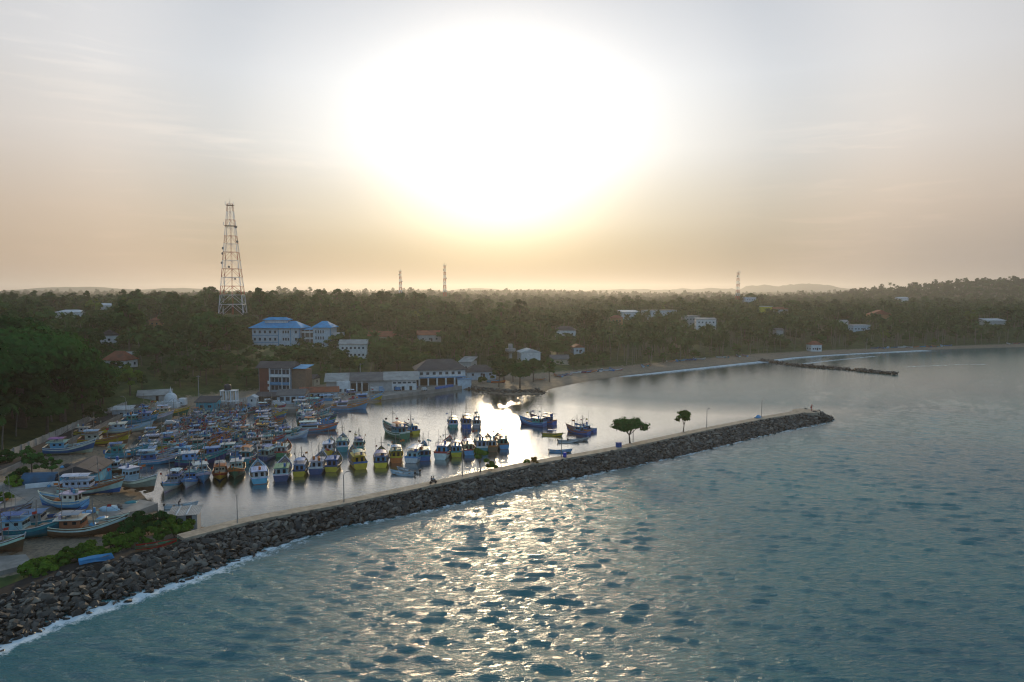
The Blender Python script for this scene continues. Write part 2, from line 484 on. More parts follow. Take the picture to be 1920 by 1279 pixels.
strip = [P(*q, 1.5) for q in ((-500, 1120), (-40, 1085), (60, 1070), (170, 1045), (300, 1018), (350, 1003), (360, 1012), (250, 1045), (100, 1085), (-40, 1150), (-500, 1300))]
green = np.maximum(green, np.where(inside(GX, GY, strip), 1.0, 0.0))
att = ter.attributes.new("green", 'FLOAT', 'POINT'); att.data.foreach_set("value", green.ravel().astype(np.float32))
tag(link(bpy.data.objects.new("terrain", ter)), "sandy harbour yard and green land rising inland", None, None, "structure")

# ---- far blue mountains, beyond the rolling land
def mountain(name, cx, cy, w, d, h, seed):
    xs, ys = np.linspace(-w, w, 70), np.linspace(-d, d, 18)
    X, Y = np.meshgrid(xs, ys)
    r = np.clip(1 - (X / w) ** 2, 0, 1) * np.clip(1 - (Y / d) ** 2, 0, 1)
    Z = h * r * (0.62 + 0.55 * vnoise(X / (w * .22) + seed, Y / (d * .8) + seed, seed, 5)) - 3
    me = mesh_np(name, np.stack((X.ravel(), Y.ravel(), Z.ravel()), 1), grid_faces(18, 70), mat("forest_hill", (0.045, 0.07, 0.03), 0.95, 0.3, 0.01))
    o = bpy.data.objects.new(name, me); o.location = (cx, cy, 30)
    return tag(link(o), None, None, None, "structure")
mountain("hills", -2900, 5200, 1700, 700, 95, 3)
mountain("hills", -700, 6300, 1900, 800, 90, 5)
mountain("hills", 900, 6700, 1500, 800, 110, 8)
mountain("hills", 2500, 6900, 1300, 800, 160, 12)
mountain("hills", 4800, 6600, 1900, 900, 150, 21)

# ---- sea and harbour water: one sheet with real waves
m, nt, b = nodes_of("sea_water")
geo = nd(nt, "ShaderNodeNewGeometry").outputs["Position"]
calm = nd(nt, "ShaderNodeAttribute", attribute_name="calm").outputs["Fac"]
foam = nd(nt, "ShaderNodeAttribute", attribute_name="foam").outputs["Fac"]
mp = nd(nt, "ShaderNodeMapping"); mp.inputs["Scale"].default_value = (0.33, 1.0, 1.0); mp.inputs["Rotation"].default_value = (0, 0, rad(-14))
nt.links.new(geo, mp.inputs[0])
col = mixc(nt, ramp(nt, noise_of(nt, 0.02, 3, vec=geo), 0.35, 0.65), (0.000, 0.105, 0.125), (0.001, 0.140, 0.145))
col = mixc(nt, calm, col, (0.012, 0.026, 0.020))
n1 = noise_of(nt, 1.9, 5, 0.62, vec=mp.outputs[0])
n2 = noise_of(nt, 5.5, 3, 0.6, vec=mp.outputs[0])
hm = nd(nt, "ShaderNodeMath", operation='MULTIPLY_ADD'); nt.links.new(n2, hm.inputs[0]); hm.inputs[1].default_value = 0.30; nt.links.new(n1, hm.inputs[2])
bm_ = nd(nt, "ShaderNodeBump"); bm_.inputs["Distance"].default_value = 0.32
nt.links.new(hm.outputs[0], bm_.inputs["Height"])
chop = nd(nt, "ShaderNodeAttribute", attribute_name="chop").outputs["Fac"]
nt.links.new(chop, bm_.inputs["Strength"])
nt.links.new(bm_.outputs[0], b.inputs["Normal"])
b.inputs["Roughness"].default_value = 0.1
b.inputs["IOR"].default_value = 1.5
nt.links.new(col, b.inputs["Base Color"])
b.inputs["Coat IOR"].default_value = 2.2                             # coat added over plain water to brighten the still basin's reflections
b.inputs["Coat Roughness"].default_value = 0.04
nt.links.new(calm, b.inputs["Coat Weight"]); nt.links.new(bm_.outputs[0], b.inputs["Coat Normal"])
fd = nd(nt, "ShaderNodeBsdfDiffuse"); fd.inputs["Color"].default_value = (0.62, 0.70, 0.74, 1)
fm = nd(nt, "ShaderNodeMath", operation='ADD'); nt.links.new(foam, fm.inputs[0])
fn = nd(nt, "ShaderNodeMath", operation='ADD')
nt.links.new(ramp(nt, noise_of(nt, 0.55, 8, 0.72, vec=geo), 0.25, 0.75, -0.5, 0.5), fn.inputs[0])
nt.links.new(ramp(nt, noise_of(nt, 2.6, 5, 0.7, vec=geo), 0.3, 0.7, -0.22, 0.22), fn.inputs[1])
nt.links.new(fn.outputs[0], fm.inputs[1])
mx = nd(nt, "ShaderNodeMixShader")
nt.links.new(ramp(nt, fm.outputs[0], 0.46, 0.86, 0, 0.9), mx.inputs[0])
nt.links.new(b.outputs[0], mx.inputs[1]); nt.links.new(fd.outputs[0], mx.inputs[2])
nt.links.new(mx.outputs[0], nt.nodes["Material Output"].inputs["Surface"])
M_SEA = m
wx = lines([(-330, -130, 6, 0.9), (-130, 150, 0.62, 0.62), (150, 700, 0.7, 7), (700, 6500, 8, 400)])
wy = lines([(-300, 40, 30, 2), (40, 170, 0.46, 0.6), (170, 720, 0.65, 5), (720, 900, 8, 30)])
WX, WY = np.meshgrid(wx, wy)
rw = np.random.default_rng(5)
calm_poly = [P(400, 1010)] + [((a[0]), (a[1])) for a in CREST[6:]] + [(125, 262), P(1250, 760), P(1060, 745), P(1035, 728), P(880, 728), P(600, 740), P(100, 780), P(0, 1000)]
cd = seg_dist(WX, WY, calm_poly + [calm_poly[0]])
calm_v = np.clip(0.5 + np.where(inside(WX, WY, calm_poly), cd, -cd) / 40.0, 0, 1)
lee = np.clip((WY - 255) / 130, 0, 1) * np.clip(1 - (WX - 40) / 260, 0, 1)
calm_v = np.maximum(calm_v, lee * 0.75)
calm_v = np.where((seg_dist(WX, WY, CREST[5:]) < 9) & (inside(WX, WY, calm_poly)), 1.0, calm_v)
Z = np.zeros_like(WX); DX = np.zeros_like(WX); DY = np.zeros_like(WX)
for i in range(110):
    lam = 1.15 * (2.7 / 1.15) ** rw.random() if i % 6 else rw.uniform(3, 6)
    th = rad(82 if i % 3 else 58) + rw.normal(0, 0.20)
    k = 2 * math.pi / lam
    amp = 0.0076 * lam ** 0.85 * rw.uniform(0.6, 1.3) * (0.62 if lam > 2.8 else 1.0)
    ph = k * (math.cos(th) * WX + math.sin(th) * WY) + rw.random() * 6.283
    fade = np.clip(1.6 - np.gradient(wy)[:, None] * 2.2 / lam, 0, 1)
    Z += amp * fade * np.sin(ph)
    cs = amp * fade * np.cos(ph) * 0.75
    DX += cs * math.cos(th); DY += cs * math.sin(th)
gust = 0.85 + 0.3 * vnoise(WX / 42, WY / 30, 14, 3)
A = (1 - 0.93 * calm_v) * gust
shore = seg_dist(WX, WY, WATERLINE[18:])
land_in = inside(WX, WY, LAND)
A = A * np.clip(shore / 25, 0.12, 1)
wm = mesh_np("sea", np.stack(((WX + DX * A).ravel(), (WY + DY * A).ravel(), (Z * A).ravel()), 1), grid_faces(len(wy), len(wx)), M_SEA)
# foam: wash along the rocks, surf on the beach
td = seg_dist(WX, WY, TOE)
tip = P(1562, 788)
td = np.minimum(td, np.hypot(WX - tip[0], WY - tip[1]))
along = np.interp(WX, (-75, -45, 0, 40, 110), (4.2, 4.0, 2.7, 1.6, 1.9))
along = along * (1.0 + 0.75 * vnoise(WX / 7, WY / 7, 41, 3))
ft = np.clip(1.02 - td / along, 0, 1) * (1 - calm_v)
sb = seg_dist(WX, WY, WATERLINE[26:34])
sw = np.interp(WX, (40, 90, 160, 260, 420), (4, 14, 16, 14, 26))
fb = np.clip(1.05 - sb / sw, 0, 1) * (WX > 45)
brk = [P(*q) for q in ((1700, 688), (1790, 684), (1845, 683))]
fb = np.maximum(fb, np.clip(0.68 - seg_dist(WX, WY, brk) / 6, 0, 1))
brk2 = [P(*q) for q in ((1500, 683), (1560, 676), (1640, 668))]
fb = np.maximum(fb, np.clip(0.8 - seg_dist(WX, WY, brk2) / 6, 0, 1))
fo = np.clip(np.maximum(ft, fb), 0, 1)
chop_v = (1.0 - 0.76 * calm_v) * np.interp(WY, (100, 220, 420, 700), (1.0, .6, .28, .16))
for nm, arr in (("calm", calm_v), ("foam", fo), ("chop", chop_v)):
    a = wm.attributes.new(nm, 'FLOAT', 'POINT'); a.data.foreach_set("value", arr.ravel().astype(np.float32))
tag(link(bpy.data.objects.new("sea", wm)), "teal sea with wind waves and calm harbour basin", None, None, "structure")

# ---- haze: a closed box of even air round everything
m = bpy.data.materials.new("haze_air")
m.use_nodes = True
nt = m.node_tree
nt.nodes.remove(nt.nodes["Principled BSDF"])
pv = nd(nt, "ShaderNodeVolumePrincipled")
pv.inputs["Color"].default_value = (0.99, 0.965, 0.93, 1)
pv.inputs["Density"].default_value = HAZE_DENSITY
pv.inputs["Anisotropy"].default_value = 0.57
nt.links.new(pv.outputs[0], nt.nodes["Material Output"].inputs["Volume"])
m.cycles.homogeneous_volume = True
hz = MB().box(-9500, 9500, -400, 13800, -4.6, 236).build("haze", m)
tag(hz, "pale warm evening haze over the whole bay", "haze", None, "stuff")
# ------------------------------------------------------------------ breakwater, groyne, quay, road
def rock_material():
    m, nt, b = nodes_of("armour_stone")
    geo = nd(nt, "ShaderNodeNewGeometry")
    pos = geo.outputs["Position"]
    rnd = nd(nt, "ShaderNodeAttribute", attribute_name="tone").outputs["Fac"]
    oi = nd(nt, "ShaderNodeObjectInfo").outputs["Random"]
    t = nd(nt, "ShaderNodeMath", operation='ADD'); nt.links.new(rnd, t.inputs[0]); nt.links.new(oi, t.inputs[1])
    fr = nd(nt, "ShaderNodeMath", operation='FRACT'); nt.links.new(t.outputs[0], fr.inputs[0])
    c = nd(nt, "ShaderNodeValToRGB"); nt.links.new(fr.outputs[0], c.inputs[0])
    c.color_ramp.elements[0].color = (0.035, 0.031, 0.028, 1)
    c.color_ramp.elements[1].color = (0.27, 0.225, 0.17, 1)
    for p, q in ((0.35, (0.065, 0.053, 0.042, 1)), (0.6, (0.10, 0.078, 0.056, 1)), (0.8, (0.14, 0.125, 0.108, 1))):
        e = c.color_ramp.elements.new(p); e.color = q
    n = noise_of(nt, 1.6, 7, 0.7, vec=pos)
    col = mixc(nt, ramp(nt, n, 0.3, 0.7), mixc(nt, 0.55, c.outputs[0], (0.02, 0.018, 0.015)), c.outputs[0])
    sp = nd(nt, "ShaderNodeSeparateXYZ"); nt.links.new(pos, sp.inputs[0])
    wet = ramp(nt, sp.outputs["Z"], 0.15, 1.0, 1.0, 0.0)
    col = mixc(nt, wet, col, (0.018, 0.014, 0.010))
    nt.links.new(col, b.inputs["Base Color"])
    nt.links.new(ramp(nt, wet, 0, 1, 0.75, 0.35), b.inputs["Roughness"])
    bump_of(nt, b, noise_of(nt, 4.0, 6, 0.7, vec=pos), 0.5, 0.08)
    return m
M_ROCK = rock_material()
def rock_mesh(seed):
    r = random.Random(seed)
    bm = bmesh.new()
    for _ in range(17):
        v = Vector((r.gauss(0, 1), r.gauss(0, 1), r.gauss(0, 1))).normalized()
        k = max(abs(v.x), abs(v.y), abs(v.z))
        v = v * (0.72 + 0.28 / k * 0.9)
        bm.verts.new((v.x * 1.12 * r.uniform(.8, 1.1), v.y * 0.9 * r.uniform(.8, 1.1), v.z * 0.62 * r.uniform(.8, 1.05)))
    out = bmesh.ops.convex_hull(bm, input=bm.verts)
    bmesh.ops.delete(bm, geom=list({g for g in out["geom_interior"] + out["geom_unused"] if isinstance(g, bmesh.types.BMVert)}), context='VERTS')
    bmesh.ops.dissolve_limit(bm, angle_limit=rad(12), verts=bm.verts, edges=bm.edges)
    bmesh.ops.triangulate(bm, faces=bm.faces)
    bmesh.ops.recalc_face_normals(bm, faces=bm.faces)
    me = bpy.data.meshes.new("rock"); bm.to_mesh(me); bm.free()
    me.materials.append(M_ROCK)
    a = me.attributes.new("tone", 'FLOAT', 'POINT'); a.data.foreach_set("value", np.zeros(len(me.vertices), np.float32))
    return me
ROCKS = [rock_mesh(40 + i) for i in range(9)]
ROCK_NP = []
for me in ROCKS:
    v = np.empty(len(me.vertices) * 3, np.float32); me.vertices.foreach_get("co", v)
    f = np.empty(len(me.polygons) * 3, np.int32); me.polygons.foreach_get("vertices", f)
    ROCK_NP.append((v.reshape(-1, 3), f.reshape(-1, 3)))
def rock_mass(name, specs, parent):
    """many rocks joined: specs (mesh index, location, euler, scale3)"""
    V, F, T, n = [], [], [], 0
    for mi, loc, eul, sc in specs:
        v, f = ROCK_NP[mi]
        R = np.diag(sc)
        E = np.array(__import__("mathutils").Euler(eul).to_matrix())
        V.append((v @ R) @ E.T + np.array(loc)); F.append(f + n); T.append(np.full(len(v), random.random())); n += len(v)
    me = mesh_np(name, np.concatenate(V), np.concatenate(F), M_ROCK, smooth=False)
    a = me.attributes.new("tone", 'FLOAT', 'POINT'); a.data.foreach_set("value", np.concatenate(T).astype(np.float32))
    o = link(bpy.data.objects.new(name, me), parent)
    o["kind"] = "stuff"
    return o
def rspec(x, y, z, s, r, tilt=0.45):
    return (r.randrange(len(ROCKS)), (x, y, z), (r.gauss(0, tilt), r.gauss(0, tilt), r.uniform(0, 6.28)), (s * r.uniform(.85, 1.25), s * r.uniform(.75, 1.1), s * r.uniform(.7, 1.15)))

def resample(line, step):
    pts = [Vector((p[0], p[1], 0)) for p in line]
    out, acc = [pts[0].copy()], 0.0
    for a, b in zip(pts[:-1], pts[1:]):
        L = (b - a).length
        d = step - acc
        while d <= L:
            out.append(a.lerp(b, d / L)); d += step
        acc = L - (d - step)
    return out
breakwater = empty("breakwater", (*CREST[6], 0), 0, "long breakwater of piled dark boulders carrying a narrow concrete walkway out to sea", "breakwater")
def bw(o):                                              # parent without moving
    o.parent = breakwater
    o.matrix_parent_inverse = Matrix.Translation((-CREST[6][0], -CREST[6][1], 0))
    return o
r = random.Random(3)
specs = []
for i in range(1, len(TOE) - 1):
    a0, a1, b0, b1 = (Vector((*q, 0)) for q in (TOE[i], TOE[i + 1], CREST[i], CREST[i + 1]))
    L = ((a1 - a0).length + (b1 - b0).length) / 2
    W = math.hypot(((b0 + b1) / 2 - (a0 + a1) / 2).length * 0.9, 3.4)
    nu, nv = max(1, int(L / 0.78)), max(5, int(W / 0.60))
    for u in range(nu):
        for k in range(nv + 1):
            uu, vv = (u + r.random()) / nu, (k + r.uniform(-.35, .35)) / nv
            vv = max(-0.12, min(1.02, vv))
            p = a0.lerp(a1, uu).lerp(b0.lerp(b1, uu), vv)
            z = -0.55 + 2.75 * max(0, vv) ** 0.85 + r.uniform(-.18, .28)
            specs.append(rspec(p.x, p.y, z, r.choice((.30, .40, .50, .60, .74, 1.0)) * (1.0 if vv < .9 else .8), r))
# rounded head of the breakwater and the low edging on the harbour side
end = Vector((*CREST[-1], 0)); dirv = (end - Vector((*CREST[-2], 0))).normalized(); nrm = Vector((-dirv.y, dirv.x, 0))
headc = end + nrm * 2.0
for k in range(240):
    a = r.uniform(-1.75, 1.75); q = r.random()
    rr = 3.4 + 5.6 * q
    p = headc + (dirv * math.cos(a) * 1.25 + nrm * math.sin(a)) * rr + dirv * 1.0
    specs.append(rspec(p.x, p.y, 2.5 - 3.1 * q + r.uniform(-.2, .2), r.choice((.6, .75, .95)), r))
deck_line = resample(CREST[5:], 1.0)
DECK_W = 3.0
def deck_frame(i):
    a, b = deck_line[max(0, i - 3)], deck_line[min(len(deck_line) - 1, i + 3)]
    t = (b - a).normalized()
    return t, Vector((-t.y, t.x, 0))
for i, p in enumerate(deck_line):
    t, n = deck_frame(i)
    for k in range(2):
        q = p + n * (DECK_W + 0.35 + 0.6 * k + r.uniform(-.2, .3)) + t * r.uniform(-.5, .5)
        specs.append(rspec(q.x, q.y, 2.0 - 1.5 * k + r.uniform(-.25, .25) if k == 0 else 0.5, r.choice((.4, .5, .62)), r))
def shown(s):
    px, py, d = to_px(*s[1])
    vis = -10 < px < 1930 and -10 < py < 1290 and s[1][2] > 0.2
    return (s[3][0] / d) if vis else 0
order = sorted(range(len(specs)), key=lambda i: -shown(specs[i]))
near = set(order[:300])
for i in order[:300]:
    mi, loc, eul, sc = specs[i]
    bw(inst("rock", ROCKS[mi], None, loc, eul, sc))
bw(rock_mass("rock_pile", [specs[i] for i in range(len(specs)) if i not in near], None))
# dark core under the stones
core = MB()
rows = []
for i in range(len(TOE)):
    a, b = TOE[i], CREST[i]
    j = min(range(len(deck_line)), key=lambda k: (deck_line[k] - Vector((*b, 0))).length)
    t, n = deck_frame(j)
    inner = Vector((*b, 0)) + n * (DECK_W + 0.6)
    rows.append([(a[0], a[1], -2.5), (a[0], a[1], -0.9), (b[0], b[1], 2.35), (inner.x, inner.y, 2.3), (inner.x + n.x * 1.6, inner.y + n.y * 1.6, -2.5)])
core.grid(rows[1:])
core.face(list(reversed(rows[-1])))
bw(core.build("core", mat("rubble_core", (0.022, 0.02, 0.018), 0.9, 0.4, 0.8, bump=0.6)))
hc = MB().lathe([(8.5, -2.5), (8.0, -0.9), (3.2, 2.4), (0.05, 2.45)], 20)
bw(hc.build("core", MATS["rubble_core"], None, (headc.x + dirv.x * 1.5, headc.y + dirv.y * 1.5, 0)))
# walkway of cast slabs
M_DECK = mat("walkway_concrete", (0.38, 0.31, 0.23), 0.85, 0.35, 0.7, (0.14, 0.12, 0.10), 0.25)
for i in range(0, len(deck_line) - 4, 4):
    j = i + 4
    (t0, n0), (t1, n1) = deck_frame(i), deck_frame(j)
    a, b = deck_line[i] + t0 * 0.03, deck_line[j]
    wv = r.uniform(-.04, .04)
    W0 = DECK_W * (1 + 0.5 * max(0, (i - len(deck_line) + 30) / 30.0)); W1 = DECK_W * (1 + 0.5 * max(0, (j - len(deck_line) + 30) / 30.0))
    top = [a, b, b + n1 * W1, a + n0 * W0]
    sl = MB()
    z1 = 2.92 + wv * 0.4
    tp = [(q.x, q.y, z1) for q in top]; bt = [(q.x, q.y, 2.2) for q in top]
    sl.face(tp)
    for k in range(4):
        sl.face([bt[k], bt[(k + 1) % 4], tp[(k + 1) % 4], tp[k]])
    bw(sl.build("deck_slab", M_DECK))
pad = MB().lathe([(4.6, 2.0), (4.6, 2.96), (0.02, 2.98)], 24)
bw(pad.build("end_pad", M_DECK, None, (headc.x + dirv.x * 0.4, headc.y + dirv.y * 0.4, 0)))

def rubble(name, line, width, hgt, n, smin, smax, label, cat, seed):
    g = empty(name, (line[0][0], line[0][1], 0), 0, label, cat)
    rr = random.Random(seed); sp = []
    pts = resample(line, 0.5)
    for _ in range(n):
        p = rr.choice(pts); w = rr.gauss(0, width / 2.4); a = rr.uniform(0, 6.28)
        z = hgt * max(0, 1 - (abs(w) / (width * 0.62)) ** 1.5) - 0.35
        sp.append(rspec(p.x - line[0][0] + math.cos(a) * w, p.y - line[0][1] + math.sin(a) * w, z, rr.uniform(smin, smax), rr))
    rock_mass("rock_pile", sp, g)
    return g
rubble("rock_groyne", [P(*q) for q in ((1428, 677), (1500, 687), (1580, 693), (1680, 703))], 4.5, 1.5, 420, .7, 1.35, "low dark rock groyne jutting from the beach into the bay", "groyne", 5)
rubble("rock_headland", [P(*q) for q in ((872, 727), (900, 732), (960, 738), (1014, 736))], 6.5, 1.5, 360, .6, 1.2, "low boulder headland under the trees at the end of the quay", "rocks", 6)

def slab(name, pts, z, thick, material, kind="structure", parent=None):
    mb = MB()
    tp = [(p[0], p[1], z) for p in pts]; bt = [(p[0], p[1], z - thick) for p in pts]
    mb.face(tp)
    for k in range(len(pts)):
        j = (k + 1) % len(pts)
        mb.face([bt[k], bt[j], tp[j], tp[k]])
    o = mb.build(name, material, parent)
    bm = bmesh.new(); bm.from_mesh(o.data); bmesh.ops.triangulate(bm, faces=[f for f in bm.faces if len(f.verts) > 4]); bmesh.ops.recalc_face_normals(bm, faces=bm.faces); bm.to_mesh(o.data); bm.free()
    if kind: o["kind"] = kind
    return o
M_QUAY = mat("quay_concrete", (0.27, 0.25, 0.225), 0.85, 0.3, 0.4, (0.12, 0.105, 0.09), 0.2)
slab("quay", [P(*q, 1.7) for q in ((505, 768), (560, 766), (608, 759), (714, 744), (770, 736), (876, 722), (890, 708), (700, 718), (560, 733), (480, 741), (425, 752))], 1.75, 4.5, M_QUAY)
slab("yard_pavement", [P(*q, 2.1) for q in ((-260, 960), (0, 905), (60, 893), (112, 905), (150, 925), (105, 950), (60, 960), (-60, 975), (-260, 1010))], 2.12, 1.0, M_QUAY)
slab("yard_pavement", [P(*q, 2.0) for q in ((-300, 1065), (-40, 1046), (48, 1040), (62, 1056), (0, 1072), (-300, 1110))], 2.06, 1.0, M_QUAY)
slab("jetty", [P(*q, 1.3) for q in ((180, 962), (262, 938), (296, 945), (262, 958), (186, 975))], 1.5, 3.0, M_QUAY)
road_px = ((-420, 1060), (-200, 962), (-80, 908), (0, 874), (80, 838), (150, 806), (205, 780), (262, 758))
road_c = [Vector((*P(*q, 2.6), 0)) for q in road_px]
M_ASPH = mat("asphalt", (0.055, 0.054, 0.054), 0.85, 0.3, 0.6, (0.10, 0.09, 0.075), 0.2)
def strip_along(name, c, off0, off1, z0, z1, material):
    rows = []
    for i, p in enumerate(c):
        t = (c[min(i + 1, len(c) - 1)] - c[max(i - 1, 0)]).normalized(); n = Vector((-t.y, t.x, 0))
        a, b2 = p + n * off0, p + n * off1
        rows.append([(a.x, a.y, z0), (a.x, a.y, z1), (b2.x, b2.y, z1), (b2.x, b2.y, z0)])
    mb = MB().grid(rows)
    mb.face(rows[0]); mb.face(list(reversed(rows[-1])))
    return mb
strip_along("road", road_c, -2.6, 2.6, 0.5, 2.55, M_ASPH).build("road", M_ASPH)["kind"] = "structure"
strip_along("kerb", road_c, -2.95, -2.62, 0.5, 2.68, M_QUAY).build("kerb", M_QUAY)["kind"] = "structure"
M_WALL = mat("stained_render", (0.36, 0.345, 0.32), 0.85, 0.25, 0.5, (0.12, 0.11, 0.095), 0.2)
wall = empty("retaining_wall", tuple(road_c[3]), 0, "long stained grey boundary wall beside the road below the wooded slope", "wall")
wc = resample([(p.x, p.y) for p in road_c], 4.0)
for i in range(len(wc) - 1):
    t = (wc[i + 1] - wc[i]).normalized(); n = Vector((-t.y, t.x, 0))
    a, b2 = wc[i] + n * 3.0 + t * .02, wc[i + 1] + n * 3.0 - t * .02
    pm = MB().grid([[(q.x, q.y, 1.2), (q.x, q.y, 4.3), (q.x + n.x * .2, q.y + n.y * .2, 4.3), (q.x + n.x * .2, q.y + n.y * .2, 1.2)] for q in (a, b2)])
    for nm, mm in (("wall_panel", pm), ("pillar", MB().box(-.17, .17, -.17, .17, 1.2, 4.5, M=Matrix.Translation((a.x, a.y, 0)) @ Matrix.Rotation(math.atan2(t.y, t.x), 4, 'Z')))):
        o = mm.build(nm, M_WALL, wall); o.matrix_parent_inverse = Matrix.Translation(-road_c[3])
# ------------------------------------------------------------------ boats
C = dict(
    blue=(0.018, 0.12, 0.36), navy=(0.012, 0.045, 0.16), sky=(0.10, 0.34, 0.60), teal=(0.012, 0.24, 0.27), white=(0.62, 0.64, 0.64),
    cream=(0.52, 0.46, 0.34), yellow=(0.62, 0.40, 0.012), orange=(0.55, 0.16, 0.02), red=(0.42, 0.03, 0.02), green=(0.03, 0.22, 0.10),
    grey=(0.28, 0.30, 0.31), brown=(0.16, 0.085, 0.045), pale=(0.36, 0.52, 0.62), pink=(0.55, 0.25, 0.42), black=(0.02, 0.02, 0.022), rust=(0.32, 0.10, 0.04))
CW = dict(sky="light blue", pale="pale blue", teal="teal", navy="navy", cream="cream")
def cw(n): return CW.get(n, n)
M_P = paint("boat_paint")
M_TRIM = paint("boat_trim", "trim")
M_BOT = paint("boat_bottom", "bottom", 0.6)
M_GLASS = mat("dark_glass", (0.012, 0.016, 0.02), 0.12, 0.1)
M_STEEL = mat("weathered_steel", (0.22, 0.20, 0.18), 0.6, 0.3, 3.0, (0.14, 0.07, 0.04))
M_WOODDECK = mat("deck_boards", (0.17, 0.14, 0.11), 0.85, 0.4, 1.5, (0.08, 0.07, 0.06))
M_RUBBER = mat("black_rubber", (0.02, 0.02, 0.02), 0.8)
M_WOOD = mat("bare_wood", (0.22, 0.14, 0.08), 0.8, 0.35, 2.0)

def hull_half(t, B):
    f = 0.82 + 0.18 * math.sin(math.pi / 2 * t / 0.48) if t < 0.48 else max(0.0, 1 - ((t - 0.48) / 0.52) ** 2.3)
    return B / 2 * f
def hull_sheer(t, s):
    return s * (1.12 + 0.30 * max(0, 1 - t / 0.3) ** 2 + 1.45 * max(0, (t - 0.38) / 0.62) ** 2.0)
LV = (0.0, 0.16, 0.32, 0.46, 0.62, 0.74, 0.86, 1.0)
LW = (0.0, 0.52, 0.80, 0.90, 0.95, 0.98, 1.0, 1.03)
def hull_mesh(L, B, s, keel=-0.7, ns=15):
    mb = MB()
    sta = [1 - (1 - i / (ns - 1)) ** 1.25 for i in range(ns)]
    for side in (-1, 1):
        rows = []
        for t in sta:
            b, z1 = hull_half(t, B), hull_sheer(t, s)
            bow = max(0, (t - 0.5) / 0.5)
            row = []
            for w, k in zip(LV, LW):
                kk = k * (w ** (0.9 * bow) if w > 0 else 0) * (1 + 0.10 * bow * w)
                x = L * (t - 0.5) + (w - 0.35) * L * 0.10 * bow ** 2 - 0.03 * L * (1 - t) ** 4 * (1 - w)
                z = keel * (1 - 0.35 * bow) + (z1 - keel * (1 - 0.35 * bow)) * w
                row.append((x, side * max(0.03 * w, b * kk), z))
            rows.append(row if side > 0 else list(reversed(row)))
        n = len(LV) - 1
        mb.grid(rows, lambda i, j, sd=side: (2 if (j if sd > 0 else n - 1 - j) < 2 else (1 if (j if sd > 0 else n - 1 - j) == n - 2 else 0)))
    # transom
    t0 = [(L * -0.5 - 0.03 * L * (1 - w) - 0.002, hull_half(0, B) * k, keel + (hull_sheer(0, s) - keel) * w) for w, k in zip(LV, LW)]
    for i in range(len(LV) - 1):
        a, b2 = t0[i], t0[i + 1]
        mb.face([(a[0], -a[1], a[2]), (b2[0], -b2[1], b2[2]), (b2[0], b2[1], b2[2]), (a[0], a[1], a[2])], 2 if i < 2 else (1 if i == len(LV) - 2 else 0))
    # inside of the bulwark
    for side in (-1, 1):
        rows = [[(L * (t - 0.5) + 0.065 * L * max(0, (t - .5) / .5) ** 2, side * max(0.02, hull_half(t, B) * (1.03 + .1 * max(0, (t - .5) / .5)) - 0.08), hull_sheer(t, s) - dz) for dz in (0.0, 0.62)] for t in sta[:-1]]
        mb.grid(rows, 1)
    return mb.mesh("hull", [M_P, M_TRIM, M_BOT], True)
def deck_mesh(L, B, s, ns=12):
    rows = []
    for i in range(ns):
        t = i / (ns - 1) * 0.965
        b, z = max(.05, hull_half(t, B) * 0.99 - .03), hull_sheer(t, s) - 0.55
        rows.append([(L * (t - .5) + 0.05 * L * max(0, (t - .5) / .5) ** 2, k * b, z + .05 * (1 - k * k)) for k in (-1, -.5, 0, .5, 1)])
    mb = MB().grid(rows)
    mb.box(L * .12, L * .24, -B * .16, B * .16, hull_sheer(.65, s) - .75, hull_sheer(.65, s) - .02)
    mb.box(L * -.06, L * .04, -B * .2, B * .2, hull_sheer(.5, s) - .75, hull_sheer(.5, s) - .2)
    return mb.mesh("deck", M_WOODDECK)
def gunwale_mesh(L, B, s, ns=18):
    mb = MB()
    for side in (-1, 1):
        pts = []
        for i in range(ns):
            t = i / (ns - 1)
            bow = max(0, (t - .5) / .5)
            pts.append((L * (t - .5) + 0.065 * L * bow ** 2, side * max(.03, hull_half(t, B) * 1.03 * (1 + .1 * bow)), hull_sheer(t, s) + .03))
        mb.tube(pts, 0.085, 5)
    h = hull_half(0, B) * 1.03
    mb.tube([(-L / 2, -h, hull_sheer(0, s) + .03), (-L / 2, h, hull_sheer(0, s) + .03)], .085, 5)
    x = L * .5 + .065 * L
    mb.tube([(x - .25, 0, hull_sheer(1, s) - .5), (x + .1, 0, hull_sheer(1, s) + .35)], .11, 5)
    return mb.mesh("gunwale", M_P, True)
def wheelhouse(x0, x1, w, z0, h, slant=.25):
    mb = MB()
    lo = [(x0, -w, z0), (x1, -w, z0), (x1, w, z0), (x0, w, z0)]
    hi = [(x0 + .05, -w * .94, z0 + h), (x1 - slant, -w * .94, z0 + h), (x1 - slant, w * .94, z0 + h), (x0 + .05, w * .94, z0 + h)]
    for k in range(4):
        j = (k + 1) % 4
        mb.face([lo[k], lo[j], hi[j], hi[k]])
    mb.face(hi)
    mb.box(x1 - slant * .55, x1 - slant * .3 + .12, -w * .8, w * .8, z0 + h * .47, z0 + h * .52)
    return mb.mesh("wheelhouse", M_P)
